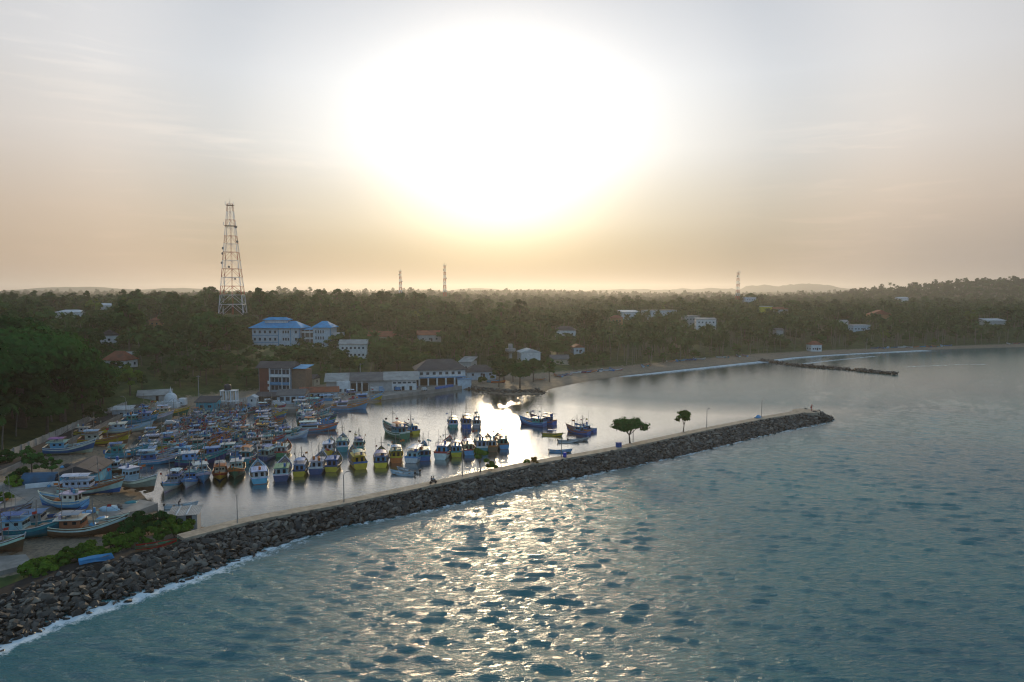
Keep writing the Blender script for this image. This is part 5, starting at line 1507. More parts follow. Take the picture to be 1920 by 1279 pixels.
def quads_mesh(name, Pn, Nn, size, mat_, tone, core=None):
    n = len(Pn)
    r_ = np.random.default_rng(n)
    up = r_.normal(size=(n, 3))
    T = np.cross(Nn, up); T /= np.linalg.norm(T, axis=1)[:, None] + 1e-9
    Bv = np.cross(Nn, T)
    s = size[:, None]
    V = np.stack((Pn - T * s, Pn + Bv * s * .62, Pn + T * s, Pn - Bv * s * .62), 1).reshape(-1, 3)
    F = np.arange(4 * n).reshape(n, 4)
    tn = np.repeat(tone, 4)
    if core is not None:
        cv, cf, ct = core
        F = np.concatenate((F, cf + len(V))); V = np.concatenate((V, cv)); tn = np.concatenate((tn, ct))
    me = mesh_np(name, V, F, mat_, smooth=False)
    a = me.attributes.new("tone", 'FLOAT', 'POINT'); a.data.foreach_set("value", tn.astype(np.float32))
    return me
def crown_mesh(seed, R, H, z0, lobes, per, leaf, mat_, flat=.6, umbrella=0.0):
    """lobes of leaf clumps over an uneven ellipsoid; crown spans z0..z0+H"""
    r_ = np.random.default_rng(seed)
    PN, NN, SZ, TN, CV, CF, CT, nc = [], [], [], [], [], [], [], 0
    for k in range(lobes):
        u = r_.uniform(0, 2 * math.pi)
        rr_ = R * math.sqrt(r_.random()) * .82
        top = math.sqrt(max(0, 1 - (rr_ / R) ** 2))
        lo = umbrella * top
        f = lo + (1 - lo) * r_.random() ** .6
        c = np.array((rr_ * math.cos(u), rr_ * math.sin(u), z0 + H * (.16 + .72 * top * f)))
        lr = R * r_.uniform(.20, .36) * (1.1 if lobes < 20 else .82)
        d = r_.normal(size=(per, 3)); d[:, 2] = np.where(d[:, 2] < -.25, -d[:, 2], d[:, 2]); d /= np.linalg.norm(d, axis=1)[:, None]
        rad_ = lr * r_.uniform(.62, 1.12, per) ** .7
        p = c + d * rad_[:, None] * np.array((1, 1, flat + .1))
        PN.append(p)
        cd_ = p - np.array((0, 0, z0 + H * .25)); cd_ /= np.linalg.norm(cd_, axis=1)[:, None]
        n_ = d * .6 + cd_ * .6 + r_.normal(0, .28, (per, 3))
        NN.append(n_ / np.linalg.norm(n_, axis=1)[:, None])
        SZ.append(leaf * r_.uniform(.6, 1.35, per))
        base = r_.uniform(.18, .52)
        TN.append(np.clip(base + r_.normal(0, .12, per), 0, 1))
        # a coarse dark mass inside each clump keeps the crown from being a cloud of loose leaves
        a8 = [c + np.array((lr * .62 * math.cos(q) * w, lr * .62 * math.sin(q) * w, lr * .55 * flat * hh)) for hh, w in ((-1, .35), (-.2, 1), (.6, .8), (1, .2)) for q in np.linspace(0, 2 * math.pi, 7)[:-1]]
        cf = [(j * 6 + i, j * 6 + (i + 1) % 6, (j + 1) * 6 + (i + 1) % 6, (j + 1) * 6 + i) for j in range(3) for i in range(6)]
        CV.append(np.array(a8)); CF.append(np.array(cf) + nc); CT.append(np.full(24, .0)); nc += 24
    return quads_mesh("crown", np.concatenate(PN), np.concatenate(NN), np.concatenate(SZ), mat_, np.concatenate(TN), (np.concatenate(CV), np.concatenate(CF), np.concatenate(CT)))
def trunk_mesh(seed, h, r0, spread, limbs=5, zc=.5):
    r_ = random.Random(seed)
    mb = MB()
    top = (r_.uniform(-.3, .3), r_.uniform(-.3, .3), h * zc)
    mb.tube([(0, 0, -1.5), (0, 0, 0), (top[0] * .5, top[1] * .5, h * zc * .5), top], [r0 * 1.35, r0 * 1.1, r0 * .85, r0 * .7], 7)
    for i in range(limbs):
        a = 6.28 * i / limbs + r_.uniform(-.4, .4)
        e = (top[0] + math.cos(a) * spread * r_.uniform(.6, 1), top[1] + math.sin(a) * spread * r_.uniform(.6, 1), h * r_.uniform(.72, .92))
        m_ = tuple((top[j] * .55 + e[j] * .45) + (.4 if j == 2 else 0) for j in range(3))
        mb.tube([top, m_, e], [r0 * .5, r0 * .33, r0 * .12], 5)
    return mb.mesh("trunk", M_BARK, True)
TREES = {}
for i in range(4):
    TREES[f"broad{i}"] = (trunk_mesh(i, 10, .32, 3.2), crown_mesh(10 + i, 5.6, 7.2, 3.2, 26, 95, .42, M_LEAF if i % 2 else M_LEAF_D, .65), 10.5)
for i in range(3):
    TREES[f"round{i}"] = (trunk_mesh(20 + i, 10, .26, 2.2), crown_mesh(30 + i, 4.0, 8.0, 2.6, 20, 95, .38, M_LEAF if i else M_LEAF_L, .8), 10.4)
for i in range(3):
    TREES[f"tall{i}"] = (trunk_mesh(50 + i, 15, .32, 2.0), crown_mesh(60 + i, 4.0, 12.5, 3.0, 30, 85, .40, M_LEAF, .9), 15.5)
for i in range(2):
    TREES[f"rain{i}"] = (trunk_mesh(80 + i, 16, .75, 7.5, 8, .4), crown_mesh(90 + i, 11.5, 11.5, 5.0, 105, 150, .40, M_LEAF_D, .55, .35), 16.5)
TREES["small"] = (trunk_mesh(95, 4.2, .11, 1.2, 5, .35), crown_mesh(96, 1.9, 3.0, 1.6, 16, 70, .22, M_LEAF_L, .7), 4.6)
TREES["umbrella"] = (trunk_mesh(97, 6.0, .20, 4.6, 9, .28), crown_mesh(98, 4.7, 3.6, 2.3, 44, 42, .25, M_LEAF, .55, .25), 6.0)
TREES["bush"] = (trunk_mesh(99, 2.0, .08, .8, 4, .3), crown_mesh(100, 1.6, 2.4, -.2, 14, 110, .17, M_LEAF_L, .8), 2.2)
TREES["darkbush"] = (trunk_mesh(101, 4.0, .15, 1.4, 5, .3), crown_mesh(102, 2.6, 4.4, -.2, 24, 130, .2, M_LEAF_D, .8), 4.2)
TREES["orangebush"] = (trunk_mesh(103, 1.5, .06, .8, 4, .3), crown_mesh(104, 1.2, 1.7, -.2, 12, 70, .14, M_LEAF_O, .8), 1.5)

def frond_mesh(seed, L=4.2, droop=.9, n=13):
    r_ = random.Random(seed)
    mb = MB()
    pts = []
    for i in range(n + 1):
        f = i / n
        pts.append(Vector((L * (f - .12 * f * f), 0, L * (.34 * f - droop * .78 * f ** 2.1))))
    mb.tube([tuple(p) for p in pts[::3]], [.05, .04, .03, .02, .012][:len(pts[::3])], 3, cap=False)
    for i in range(1, n + 1):
        f = i / n
        w = .95 * math.sin(math.pi * min(1, .18 + f * .80)) * L / 4.2
        t = (pts[i] - pts[i - 1]).normalized()
        for s in (-1, 1):
            base = pts[i - 1].lerp(pts[i], .5)
            tip = base + Vector((t.x * .45 * w, s * w * r_.uniform(.8, 1.1), -.42 * w + t.z * .3 * w + r_.uniform(-.1, .1)))
            h = .22 * L / 4.2
            mb.face([base - t * h, base + t * h, tip + t * h * .5, tip - t * h * .25])
    me = mb.mesh("frond", M_LEAF_P)
    a = me.attributes.new("tone", 'FLOAT', 'POINT'); a.data.foreach_set("value", np.random.default_rng(seed).uniform(.1, .9) * np.ones(len(me.vertices), np.float32))
    return me
FRONDS = [frond_mesh(i, 4.3, d) for i, d in enumerate((.45, .8, 1.1, 1.4))]
FR_NP = []
for me in FRONDS:
    v = np.empty(len(me.vertices) * 3, np.float32); me.vertices.foreach_get("co", v)
    FR_NP.append((v.reshape(-1, 3), [tuple(p.vertices) for p in me.polygons]))
def palm_layout(seed, n=22):
    r_ = random.Random(seed)
    out = []
    for i in range(n):
        lay = i / n
        out.append((min(3, int(lay * 4)), 2.4 * i + r_.uniform(-.2, .2), (.75 - 1.15 * lay) + r_.uniform(-.12, .12), r_.uniform(.85, 1.1)))
    return out
def palm_trunk(seed, h):
    r_ = random.Random(seed)
    lx, ly = r_.uniform(-1.6, 1.6), r_.uniform(-1.2, 1.2)
    pts = [(lx * (k / 6) ** 2, ly * (k / 6) ** 2, -1 + (h + 1) * k / 6) for k in range(7)]
    mb = MB().tube(pts, [.30, .22, .19, .17, .16, .15, .14], 6)
    return mb.mesh("trunk", M_PBARK, True), pts[-1]
def palm_crown(seed, top):
    V, F, T, n = [], [], [], 0
    r_ = np.random.default_rng(seed)
    for k, az, tilt, s in palm_layout(seed):
        v, f = FR_NP[k]
        E = np.array(__import__("mathutils").Euler((0, -tilt, az)).to_matrix())
        V.append((v * s) @ E.T + np.array(top)); F += [tuple(i + n for i in q) for q in f]; n += len(v)
        T.append(np.full(len(v), r_.uniform(0, 1)))
    me = bpy.data.meshes.new("crown"); me.from_pydata(np.concatenate(V).tolist(), [], F); me.materials.append(M_LEAF_P)
    a = me.attributes.new("tone", 'FLOAT', 'POINT'); a.data.foreach_set("value", np.concatenate(T).astype(np.float32))
    return me
PALMS = []
for i, h in enumerate((9.5, 12.0, 14.0, 16.0)):
    t_, top = palm_trunk(200 + i, h)
    PALMS.append((t_, palm_crown(210 + i, top), top))

def tree(kind, x, y, z, s, rz, label, group, name=None, sz=None):
    t_, c_, h_ = TREES[kind]
    root = empty(name or "broadleaf_tree", (x, y, z), rz, label, "bush" if "bush" in (name or "") else "tree", group)
    root.scale = (s, s, sz or s)
    inst("trunk", t_, root); inst("crown", c_, root)
    return root
def palm(i, x, y, z, s, rz, label, group, fronds=False):
    t_, c_, top = PALMS[i]
    root = empty("palm_tree", (x, y, z), rz, label, "palm tree", group)
    root.scale = (s, s, s)
    inst("trunk", t_, root)
    if fronds:
        for k, az, tilt, sc in palm_layout(210 + i):
            inst("frond", FRONDS[k], root, top, (0, -tilt, az), sc)
    else:
        inst("crown", c_, root)
    return root

# --- single trees one can point to
def at_ground(px, py, guess=2.0):
    z = guess
    for _ in range(12):
        x, y = P(px, py, z)
        z = .5 * z + .5 * max(.3, gz(x, y))
    return x, y, gz(x, y)
def on_deck(px, py):
    x, y = P(px, py, 2.9); return x, y, 2.9
BWT = [("umbrella", 1181, 831, 1.22, "wide flat-topped tree standing alone on the breakwater", "broadleaf_tree"), ("small", 1281, 812, 1.5, "small round tree near the breakwater's far lamps", "broadleaf_tree"),
       ("small", 901, 887, 1.3, "small leafy tree on the breakwater right of a lamp post", "broadleaf_tree"), ("bush", 921, 884, 1.0, "low dark green bush beside the small breakwater tree", "bush"),
       ("bush", 988, 872, .6, "yellow-green bush at the walkway's edge before the glint", "bush"), ("orangebush", 1002, 869, 1.0, "orange-brown bush at the walkway's edge before the glint", "bush")]
for k, px, py, s, lab, nm in BWT:
    x, y, z = on_deck(px, py - 2)
    tree(k, x, y, z - .1, s, px, lab, None, nm)
NEAR = []
for px, py, k, s, lab in ((40, 800, "rain0", 1.9, "huge dark spreading tree at the left edge"), (118, 790, "rain1", 1.45, "huge dark tree right of the largest one, above the palms"), (-60, 830, "rain1", 1.7, "huge dark tree cut by the left edge"),
                          (8, 760, "rain1", 1.8, "huge dark tree rising behind the one at the left edge"),
                          (178, 800, "broad1", .72, "dark rounded tree beside the roadside hut"), (244, 742, "round0", 1.25, "bright green upright tree left of the stupa"), (60, 903, "tall1", .62, "slim tree by the vaulted shed"),
                          (98, 897, "round1", .6, "round leafy tree right of the slim tree by the vaulted shed"), (38, 908, "darkbush", 1.0, "low tree left of the vaulted shed"), (28, 915, "bush", 1.4, "bright bush before the vaulted shed's wall"),
                          (8, 945, "bush", 1.2, "bright bush at the left edge of the paved yard"), (10, 875, "darkbush", 1.2, "dark bush along the boundary wall"),
                          (935, 726, "round2", 1.1, "rounded tree on the boulder headland's left side"), (975, 728, "broad0", 1.25, "spreading tree at the middle of the boulder headland"), (945, 712, "broad2", 1.2, "dark tree behind the headland's white boat"), (1030, 716, "tall0", .85, "slim tree right of the headland on the beach"),
                          (1000, 716, "broad3", 1.2, "spreading tree on the headland's beach side"), (962, 716, "round1", 1.15, "upright tree between the headland's spreading trees"), (905, 719, "bush", 1.6, "low bright bush at the left end of the headland")):
    x, y, z = at_ground(px, py)
    tree(k, x, y, z - .2, s, px * .7, lab, None, "bush" if "bush" in lab else None)
    NEAR.append((x, y, 3.5 * s if k[:4] != "rain" else 5))
for i, (px, py, s, lab) in enumerate(((97, 790, 1.05, "tall coconut palm before the huge dark trees"), (157, 780, .95, "coconut palm right of the tallest one at left"), (30, 818, 1.0, "coconut palm above the boundary wall at left"), (4, 800, .9, "coconut palm at the very left edge"), (545, 733, .62, "short palm in front of the brick office"))):
    x, y, z = at_ground(px, py)
    palm((1, 1, 0, 2, 0)[i], x, y, z - .2, s, i * 1.3, lab, None, True)
    NEAR.append((x, y, 2))
# hedge of bushes by the rocks
hedge = []
hr = random.Random(8)
for i in range(46):
    f = hr.random()
    px = 55 + 295 * f + hr.uniform(-8, 8)
    py = np.interp(px, (40, 130, 200, 260, 340), (1082, 1056, 1034, 1012, 990)) + hr.uniform(-13, 12)
    hedge.append((px, py, "bush", hr.uniform(.75, 1.15)))
hedge += [(262, 994, "darkbush", 1.05), (300, 992, "darkbush", 1.0), (244, 1004, "darkbush", .9), (322, 990, "bush", 1.3), (352, 992, "bush", 1.0)]
hedge.sort(key=lambda h: h[0])
for i, (px, py, k, s) in enumerate(hedge):
    x, y = P(px, py, 1.8)
    tree(k, x, y, max(1.4, gz(x, y)) - .1, s, i * 1.7, "dark tall bush before the corrugated hut" if k == "darkbush" else "bright green bush in the thicket along the rocks", "dark bushes before the hut" if k == "darkbush" else "thicket of bushes along the rocks", "bush")

# --- the woods: sample the land, keep clear of houses and sight lines
tr = random.Random(77)
cand = []
def hidden_ok(x, y, z, h, rad_):
    px, py_top, d = to_px(x, y, z + h)
    _, py_bot, _ = to_px(x, y, z)
    rp = rad_ * FPX / d * .8
    for x0, x1, y0, y1, dist in CLEAR:
        if y < dist - 1 and px + rp > x0 and px - rp < x1 and py_top < y1 - 2 and py_bot > y0:
            return False
    return True
def add_zone(y0, y1, step, jit=.42):
    y = y0
    while y < y1:
        half = y * .80 + 25
        x = -half
        while x < half:
            cand.append((x + tr.uniform(-jit, jit) * step, y + tr.uniform(-jit, jit) * step))
            x += step
        y += step
add_zone(150, 480, 8.8); add_zone(480, 760, 9.8); add_zone(760, 1150, 11.0); add_zone(1150, 1900, 16.0); add_zone(1900, 3600, 30.0)
cx, cy = np.array([c[0] for c in cand]), np.array([c[1] for c in cand])
fd = seg_dist(cx, cy, FOOT); ins = inside(cx, cy, FOOT_POLY)
shore_s = seg_dist(cx, cy, WATERLINE[22:])
ins = ins | ((cx > 35) & (shore_s > 20) & inside(cx, cy, LAND))
gzv = ground(cx, cy)
gaps = vnoise(cx / 34, cy / 34, 31, 3)
fpx, fpy, fpr = (np.array(v) for v in zip(*FOOTPRINTS)); fpr = fpr * .84
NX, NY, NRr = (np.array(v) for v in zip(*NEAR))
road_d = seg_dist(cx, cy, [(p_.x, p_.y) for p_ in road_c])
INDIV, MASS = [], []
for i in range(len(cand)):
    if not ins[i] or (fd[i] < 1.5 and cx[i] < 35) or road_d[i] < 4.6: continue
    x, y, z = cx[i], cy[i], gzv[i]
    if gaps[i] > .62 and y < 1200: continue
    if np.any(np.hypot(fpx - x, fpy - y) < fpr): continue
    if np.any(np.hypot(NX - x, NY - y) < NRr): continue
    right = x > 60
    pp = .16 if x < -60 else (.30 if not right else (.70 if fd[i] < 190 else .45))
    if y > 900: pp *= .5
    if tr.random() < pp:
        k = tr.choice((0, 1, 1, 2, 2, 3) if right else (0, 0, 1, 1, 2)); s = tr.uniform(.8, 1.08); h = (9.5, 12, 14, 16)[k] * s + 2; rd = 3.2
        s *= 1.22; kind = ("palm", k)
    else:
        kk = tr.choice(("broad0", "broad1", "broad2", "broad3", "round0", "round1", "round2", "tall0", "tall1", "tall2", "broad1", "broad3"))
        s = tr.choice((.6, .8, 1.0, 1.15, 1.35, 1.7)) * tr.uniform(.9, 1.1) * (.8 if fd[i] < 14 else 1)
        if right and fd[i] < 40: s *= .85
        h = TREES[kk][2] * s; rd = 4.4 * s
        kind = ("tree", kk)
    if not hidden_ok(x, y, z, h, rd):
        if kind[0] == "tree":
            pass
        for s in (.62, .48, .36, .26):
            kk = tr.choice(("round1", "broad1", "broad2")); h = TREES[kk][2] * s; kind = ("tree", kk)
            if hidden_ok(x, y, z, h, 3.5 * s): break
        else: continue
    if y > 1900: s *= 1.3
    px, py, d = to_px(x, y, z + h * .6)
    (INDIV if -30 < px < 1950 and y < 700 else MASS).append((h / d, kind, x, y, z, s))
INDIV.sort(key=lambda t_: -t_[0])
cnt = {"palm": 0, "tree": 0}
ZONES = (("palm", -1e9, -60, "coconut palm among the trees of the left slope", "palms on the left slope"), ("palm", -60, 60, "coconut palm in the woods behind the harbour quay", "palms behind the quay"), ("palm", 60, 1e9, "coconut palm in the grove behind the bay's beach", "palm grove behind the beach"),
         ("tree", -1e9, -60, "broadleaf tree in the dense woods of the left slope", "woods on the left slope"), ("tree", -60, 60, "broadleaf tree in the woods behind the harbour quay", "woods behind the quay"), ("tree", 60, 1e9, "broadleaf tree in the grove behind the bay's beach", "broadleaf trees behind the beach"))
for sz_, kind, x, y, z, s in INDIV:
    if cnt[kind[0]] >= 262:
        MASS.append((sz_, kind, x, y, z, s)); continue
    cnt[kind[0]] += 1
    for kd, a, b2, lab, grp in ZONES:
        if kd == kind[0] and a <= x < b2: break
    if kd == "palm": palm(kind[1], x, y, z - .3, s, tr.uniform(0, 6.28), lab, grp)
    else: tree(kind[1], x, y, z - .3, s, tr.uniform(0, 6.28), lab, grp, sz=s * tr.uniform(.85, 1.15))
# --- the rest of the wood as one mass of instanced trees
src = bpy.data.collections.new("wood_sources")
names = []
def joined(name, parts_):
    V, F, M_, T, mats, n = [], [], [], [], [], 0
    for me in parts_:
        v = np.empty(len(me.vertices) * 3, np.float32); me.vertices.foreach_get("co", v)
        V += v.reshape(-1, 3).tolist(); F += [tuple(i + n for i in p_.vertices) for p_ in me.polygons]
        M_ += [len(mats)] * len(me.polygons)
        if "tone" in me.attributes:
            t_ = np.empty(len(me.vertices), np.float32); me.attributes["tone"].data.foreach_get("value", t_); T.append(t_)
        else: T.append(np.zeros(len(me.vertices), np.float32))
        n += len(me.vertices); mats.append(me.materials[0])
    me = bpy.data.meshes.new(name); me.from_pydata(V, [], F)
    for m_ in mats: me.materials.append(m_)
    me.polygons.foreach_set("material_index", M_)
    a = me.attributes.new("tone", 'FLOAT', 'POINT'); a.data.foreach_set("value", np.concatenate(T))
    o = bpy.data.objects.new(name, me); src.objects.link(o)
    names.append(name)
tk = [k for k in sorted(TREES) if k[:-1] in ("broad", "round", "tall")]
for i, k in enumerate(tk): joined(f"a{i:02d}_wood_tree", TREES[k][:2])
for i in range(4): joined(f"b{i:02d}_wood_palm", PALMS[i][:2])
pm = bpy.data.meshes.new("forest")
pm.from_pydata([(x, y, z - .3) for _, _, x, y, z, _ in MASS], [], [])
ai = pm.attributes.new("pick", 'INT', 'POINT'); ai.data.foreach_set("value", [tk.index(k[1]) if k[0] == "tree" else len(tk) + k[1] for _, k, *_ in MASS])
af = pm.attributes.new("size", 'FLOAT', 'POINT'); af.data.foreach_set("value", [s for *_, s in MASS])
ar = pm.attributes.new("turn", 'FLOAT_VECTOR', 'POINT'); ar.data.foreach_set("vector", [v for _ in MASS for v in (0, 0, tr.uniform(0, 6.28))])
fo = tag(link(bpy.data.objects.new("forest", pm)), "hazy wooded hinterland of broadleaf trees and palms", "forest", None, "stuff")
ng = bpy.data.node_groups.new("scatter_wood", 'GeometryNodeTree')
ng.interface.new_socket("Geometry", in_out='INPUT', socket_type='NodeSocketGeometry'); ng.interface.new_socket("Geometry", in_out='OUTPUT', socket_type='NodeSocketGeometry')
gi, go_ = ng.nodes.new("NodeGroupInput"), ng.nodes.new("NodeGroupOutput")
ci = ng.nodes.new("GeometryNodeCollectionInfo"); ci.inputs["Collection"].default_value = src; ci.inputs["Separate Children"].default_value = True; ci.inputs["Reset Children"].default_value = True
ip = ng.nodes.new("GeometryNodeInstanceOnPoints"); ip.inputs["Pick Instance"].default_value = True
def named(n_, dt):
    q = ng.nodes.new("GeometryNodeInputNamedAttribute"); q.data_type = dt; q.inputs["Name"].default_value = n_
    return next(o_ for o_ in q.outputs if o_.enabled and o_.name == "Attribute")
ng.links.new(gi.outputs[0], ip.inputs["Points"]); ng.links.new(ci.outputs[0], ip.inputs["Instance"])
ng.links.new(named("pick", 'INT'), ip.inputs["Instance Index"]); ng.links.new(named("size", 'FLOAT'), ip.inputs["Scale"]); ng.links.new(named("turn", 'FLOAT_VECTOR'), ip.inputs["Rotation"])
ng.links.new(ip.outputs[0], go_.inputs[0])
fo.modifiers.new("scatter", 'NODES').node_group = ng
print("trees", cnt, "mass", len(MASS))
# ------------------------------------------------------------------ small things
def place(px, py, z): return P(px, py, z)
# lamp posts on the breakwater
M_POST = mat("galvanised_pole", (.20, .19, .18), .6, .2)
POSTM = MB().tube([(0, 0, 0), (0, 0, 5.6)], [.11, .075], 7).mesh("pole", M_POST, True)
ARMM = MB().tube([(0, 0, 5.55), (.25, 0, 5.95), (.75, 0, 6.15)], .05, 5).mesh("arm", M_POST, True)
HEADM = MB().box(.6, 1.25, -.14, .14, 6.08, 6.22).mesh("lamp_head", mat("lamp_grey", (.16, .16, .16), .5))
for px, py, lab in ((645, 944, "lamp post on the walkway nearest the front row of boats"), (867, 896, "lamp post left of the small breakwater tree"), (1053, 860, "lamp post beside the blue barrel"), (1187, 832, "lamp post behind the wide breakwater tree"),
                    (1325, 806, "lamp post right of the small round tree"), (1428, 785, "lamp post nearest the breakwater's end")):
    x, y = P(px, py - 3, 2.9)
    root = empty("lamp_post", (x, y, 2.9), rad(35), lab, "lamp post", "lamp posts along the breakwater")
    inst("pole", POSTM, root); inst("arm", ARMM, root); inst("lamp_head", HEADM, root)
x, y = P(445, 981, 2.9)
root = empty("bare_pole", (x, y, 2.9), 0, "plain thin pole without a lamp on the walkway", "pole")
MB().tube([(0, 0, -.3), (.05, 0, 5.2)], [.09, .06], 6).build("shaft", M_POST, root); MB().tube([(.05, 0, 5.2), (.05, 0, 5.3)], .1, 6).build("cap", M_POST, root)
x, y = P(237, 788, 2.3)
root = empty("lamp_post", (x, y, 2.2), rad(190), "tall lamp post by the roadside hut above the yard", "lamp post")
for nm, me in (("pole", POSTM), ("arm", ARMM), ("lamp_head", HEADM)): inst(nm, me, root, scale=(1.2, 1.2, 1.35))
x, y = P(18, 930, 2.2)
root = empty("lamp_post", (x, y, 2.1), rad(200), "short lamp post at the left edge of the paved yard", "lamp post")
for nm, me in (("pole", POSTM), ("arm", ARMM), ("lamp_head", HEADM)): inst(nm, me, root, scale=.75)
for px, py, h, lab in ((502, 734, 8, "left flagpole before the brick office"), (520, 732, 8, "right flagpole before the brick office"), (373, 752, 11, "utility pole behind the turquoise kiosk"), (676, 712, 8, "utility pole above the market shed"), (1625, 655, 9, "pale pole on the right-hand beach")):
    x, y = P(px, py, 2.0)
    root = empty("utility_pole", (x, y, max(1.7, gz(x, y)) - .2), 0, lab, "pole")
    MB().tube([(0, 0, 0), (0, 0, h)], [.16, .1], 6).build("shaft", M_CONC, root)
    MB().box(-.8, .8, -.06, .06, h - .6, h - .45).build("crossarm", M_CONC, root)
# barrels and crate on the breakwater
x, y = P(1059, 857, 2.92)
root = empty("blue_barrel", (x, y, 2.92), 0, "bright blue plastic barrel beside a lamp post", "barrel")
o = MB().lathe([(.42, 0), (.46, .15), (.46, 1.1), (.40, 1.25)], 14).build("drum", M_HP, root, smooth=True); o.color = (.02, .05, .45, 1)
o = MB().lathe([(.47, .40), (.49, .45), (.47, .5)], 14).build("rib", M_HP, root); o.color = (.02, .05, .45, 1)
x, y = P(1160, 838, 2.92)
root = empty("blue_crate", (x, y, 2.92), rad(30), "large dark blue bin left of the wide breakwater tree", "bin")
o = MB().box(-.65, .65, -.5, .5, 0, 1.15).build("body", M_HP, root); o.color = (.02, .08, .30, 1)
o = MB().box(-.7, .7, -.55, .55, 1.16, 1.26).build("lid", M_HP, root); o.color = (.02, .08, .30, 1)
x, y = P(1421, 783, 2.92)
root = empty("tarp_pile", (x, y, 2.92), rad(36), "low pile under a pale blue tarp beside the last lamp post", "pile")
inst("tarp", HEAPS[0], root, (0, 0, 0), (0, 0, 0), (1.5, 1.0, 1.3), C["sky"]); inst("net", HEAPS[1], root, (-1.2, .3, 0), (0, 0, 1), (.7, .6, .6), C["grey"])
# beacon at the head
x, y = P(1522, 771, 2.95)
root = empty("beacon", (x, y, 2.95), rad(10), "slim red beacon at the breakwater's end", "beacon")
M_BEA = mat("beacon_red", (.40, .035, .02), .5)
MB().tube([(0, 0, 0), (0, 0, 1.9)], [.16, .13], 8).build("post", M_BEA, root); MB().lathe([(.32, 0), (.32, .15), (.2, .2)], 10).build("foot", M_CONC, root)
MB().lathe([(.26, 1.9), (.26, 2.0), (.15, 2.05), (.15, 2.4), (.02, 2.5)], 10).build("lantern", M_BEA, root)
MB().box(-.55, -.16, -.04, .04, 1.15, 1.75).build("day_mark", M_BEA, root)

# people: one continuous skinned body each
def person(name, loc, rz, joints, edges, radii, label, shirt, trousers, skin=(.16, .08, .05), hair=(.01, .009, .008), split=.5, parent=None):
    me = bpy.data.meshes.new(name)
    me.from_pydata(joints, edges, [])
    o = bpy.data.objects.new(name, me)
    COL.objects.link(o)
    o.location = loc; o.rotation_euler = (0, 0, rz)
    me.skin_vertices or o.modifiers.new("skin", 'SKIN')
    if not any(m_.type == 'SKIN' for m_ in o.modifiers): o.modifiers.new("skin", 'SKIN')
    for i, r_ in enumerate(radii):
        me.skin_vertices[0].data[i].radius = (r_, r_)
        me.skin_vertices[0].data[i].use_root = (i == 0)
    sb = o.modifiers.new("smooth", 'SUBSURF'); sb.levels = 1; sb.render_levels = 2
    m_, nt_, b_ = nodes_of(name + "_clothes")
    tc = nd(nt_, "ShaderNodeTexCoord"); sp_ = nd(nt_, "ShaderNodeSeparateXYZ"); nt_.links.new(tc.outputs["Object"], sp_.inputs[0])
    zt = max(j[2] for j in joints)
    c1 = mixc(nt_, ramp(nt_, sp_.outputs["Z"], split, split + .02), trousers, shirt)
    c2 = mixc(nt_, ramp(nt_, sp_.outputs["Z"], zt - .30, zt - .28), c1, skin)
    nt_.links.new(c2, b_.inputs["Base Color"]); b_.inputs["Roughness"].default_value = .8
    me.materials.append(m_)
    hr_ = MB().lathe([(.115, -.02), (.125, .06), (.10, .13), (.04, .17), (.005, .175)], 10).build("hair", mat("dark_hair", hair, .7), o, (joints[HEADV][0], joints[HEADV][1], joints[HEADV][2]), smooth=True)
    tag(o, label, "person")
    return o
HEADV = 3
def seated(arm_fwd=.38):
    # pelvis, chest, neck, head, then arms and legs; seat height 0
    J = [(0, 0, .10), (-.02, 0, .45), (0, 0, .66), (.03, 0, .82),
         (0, .20, .58), (.16, .25, .36), (arm_fwd, .20, .38), (0, -.20, .58), (.16, -.25, .36), (arm_fwd, -.20, .38),
         (.05, .10, .08), (.42, .15, .10), (.36, .15, -.36), (.50, .15, -.40), (.05, -.10, .08), (.42, -.15, .10), (.36, -.15, -.36), (.50, -.15, -.40)]
    E = [(0, 1), (1, 2), (2, 3), (1, 4), (4, 5), (5, 6), (1, 7), (7, 8), (8, 9), (0, 10), (10, 11), (11, 12), (12, 13), (0, 14), (14, 15), (15, 16), (16, 17)]
    R_ = [.15, .17, .06, .105, .075, .05, .045, .075, .05, .045, .10, .075, .05, .045, .10, .075, .05, .045]
    return J, E, R_
# motorbike with two people on the walkway
x, y = P(812, 907, 2.95)
bike_rz = rad(37)
bike = empty("motorbike", (x, y, 2.95), bike_rz, "dark motorbike carrying two riders along the walkway", "motorbike")
for wx_ in (-.62, .65):
    w_ = MB().lathe([(.30, -.05), (.33, 0), (.30, .05)], 16).build("wheel", M_RUBBER, bike, (wx_, 0, .33)); w_.rotation_euler = (math.pi / 2, 0, 0)
    q = MB().lathe([(.22, -.02), (.22, .02), (.02, .03)], 12).build("rim", M_STEEL, w_)
MB().box(-.6, .15, -.13, .13, .68, .80).build("seat", M_RUBBER, bike)
o = MB().tube([(.1, 0, .74), (.3, 0, .82), (.48, 0, .74)], [.12, .16, .1], 8).build("tank", M_HP, bike, smooth=True); o.color = (.02, .025, .05, 1)
MB().box(-.2, .3, -.14, .14, .28, .62).build("engine", M_STEEL, bike)
MB().tube([(.65, 0, .33), (.45, 0, .95)], .04, 6).build("fork", M_STEEL, bike)
MB().tube([(.38, -.35, 1.02), (.46, 0, .95), (.38, .35, 1.02)], .025, 5).build("handlebar", M_STEEL, bike)
MB().box(.52, .62, -.09, .09, .78, .95).build("headlight", M_STEEL, bike)
MB().tube([(-.62, .12, .33), (.0, .14, .4)], .04, 5).build("exhaust", M_STEEL, bike)
J, E, R_ = seated()
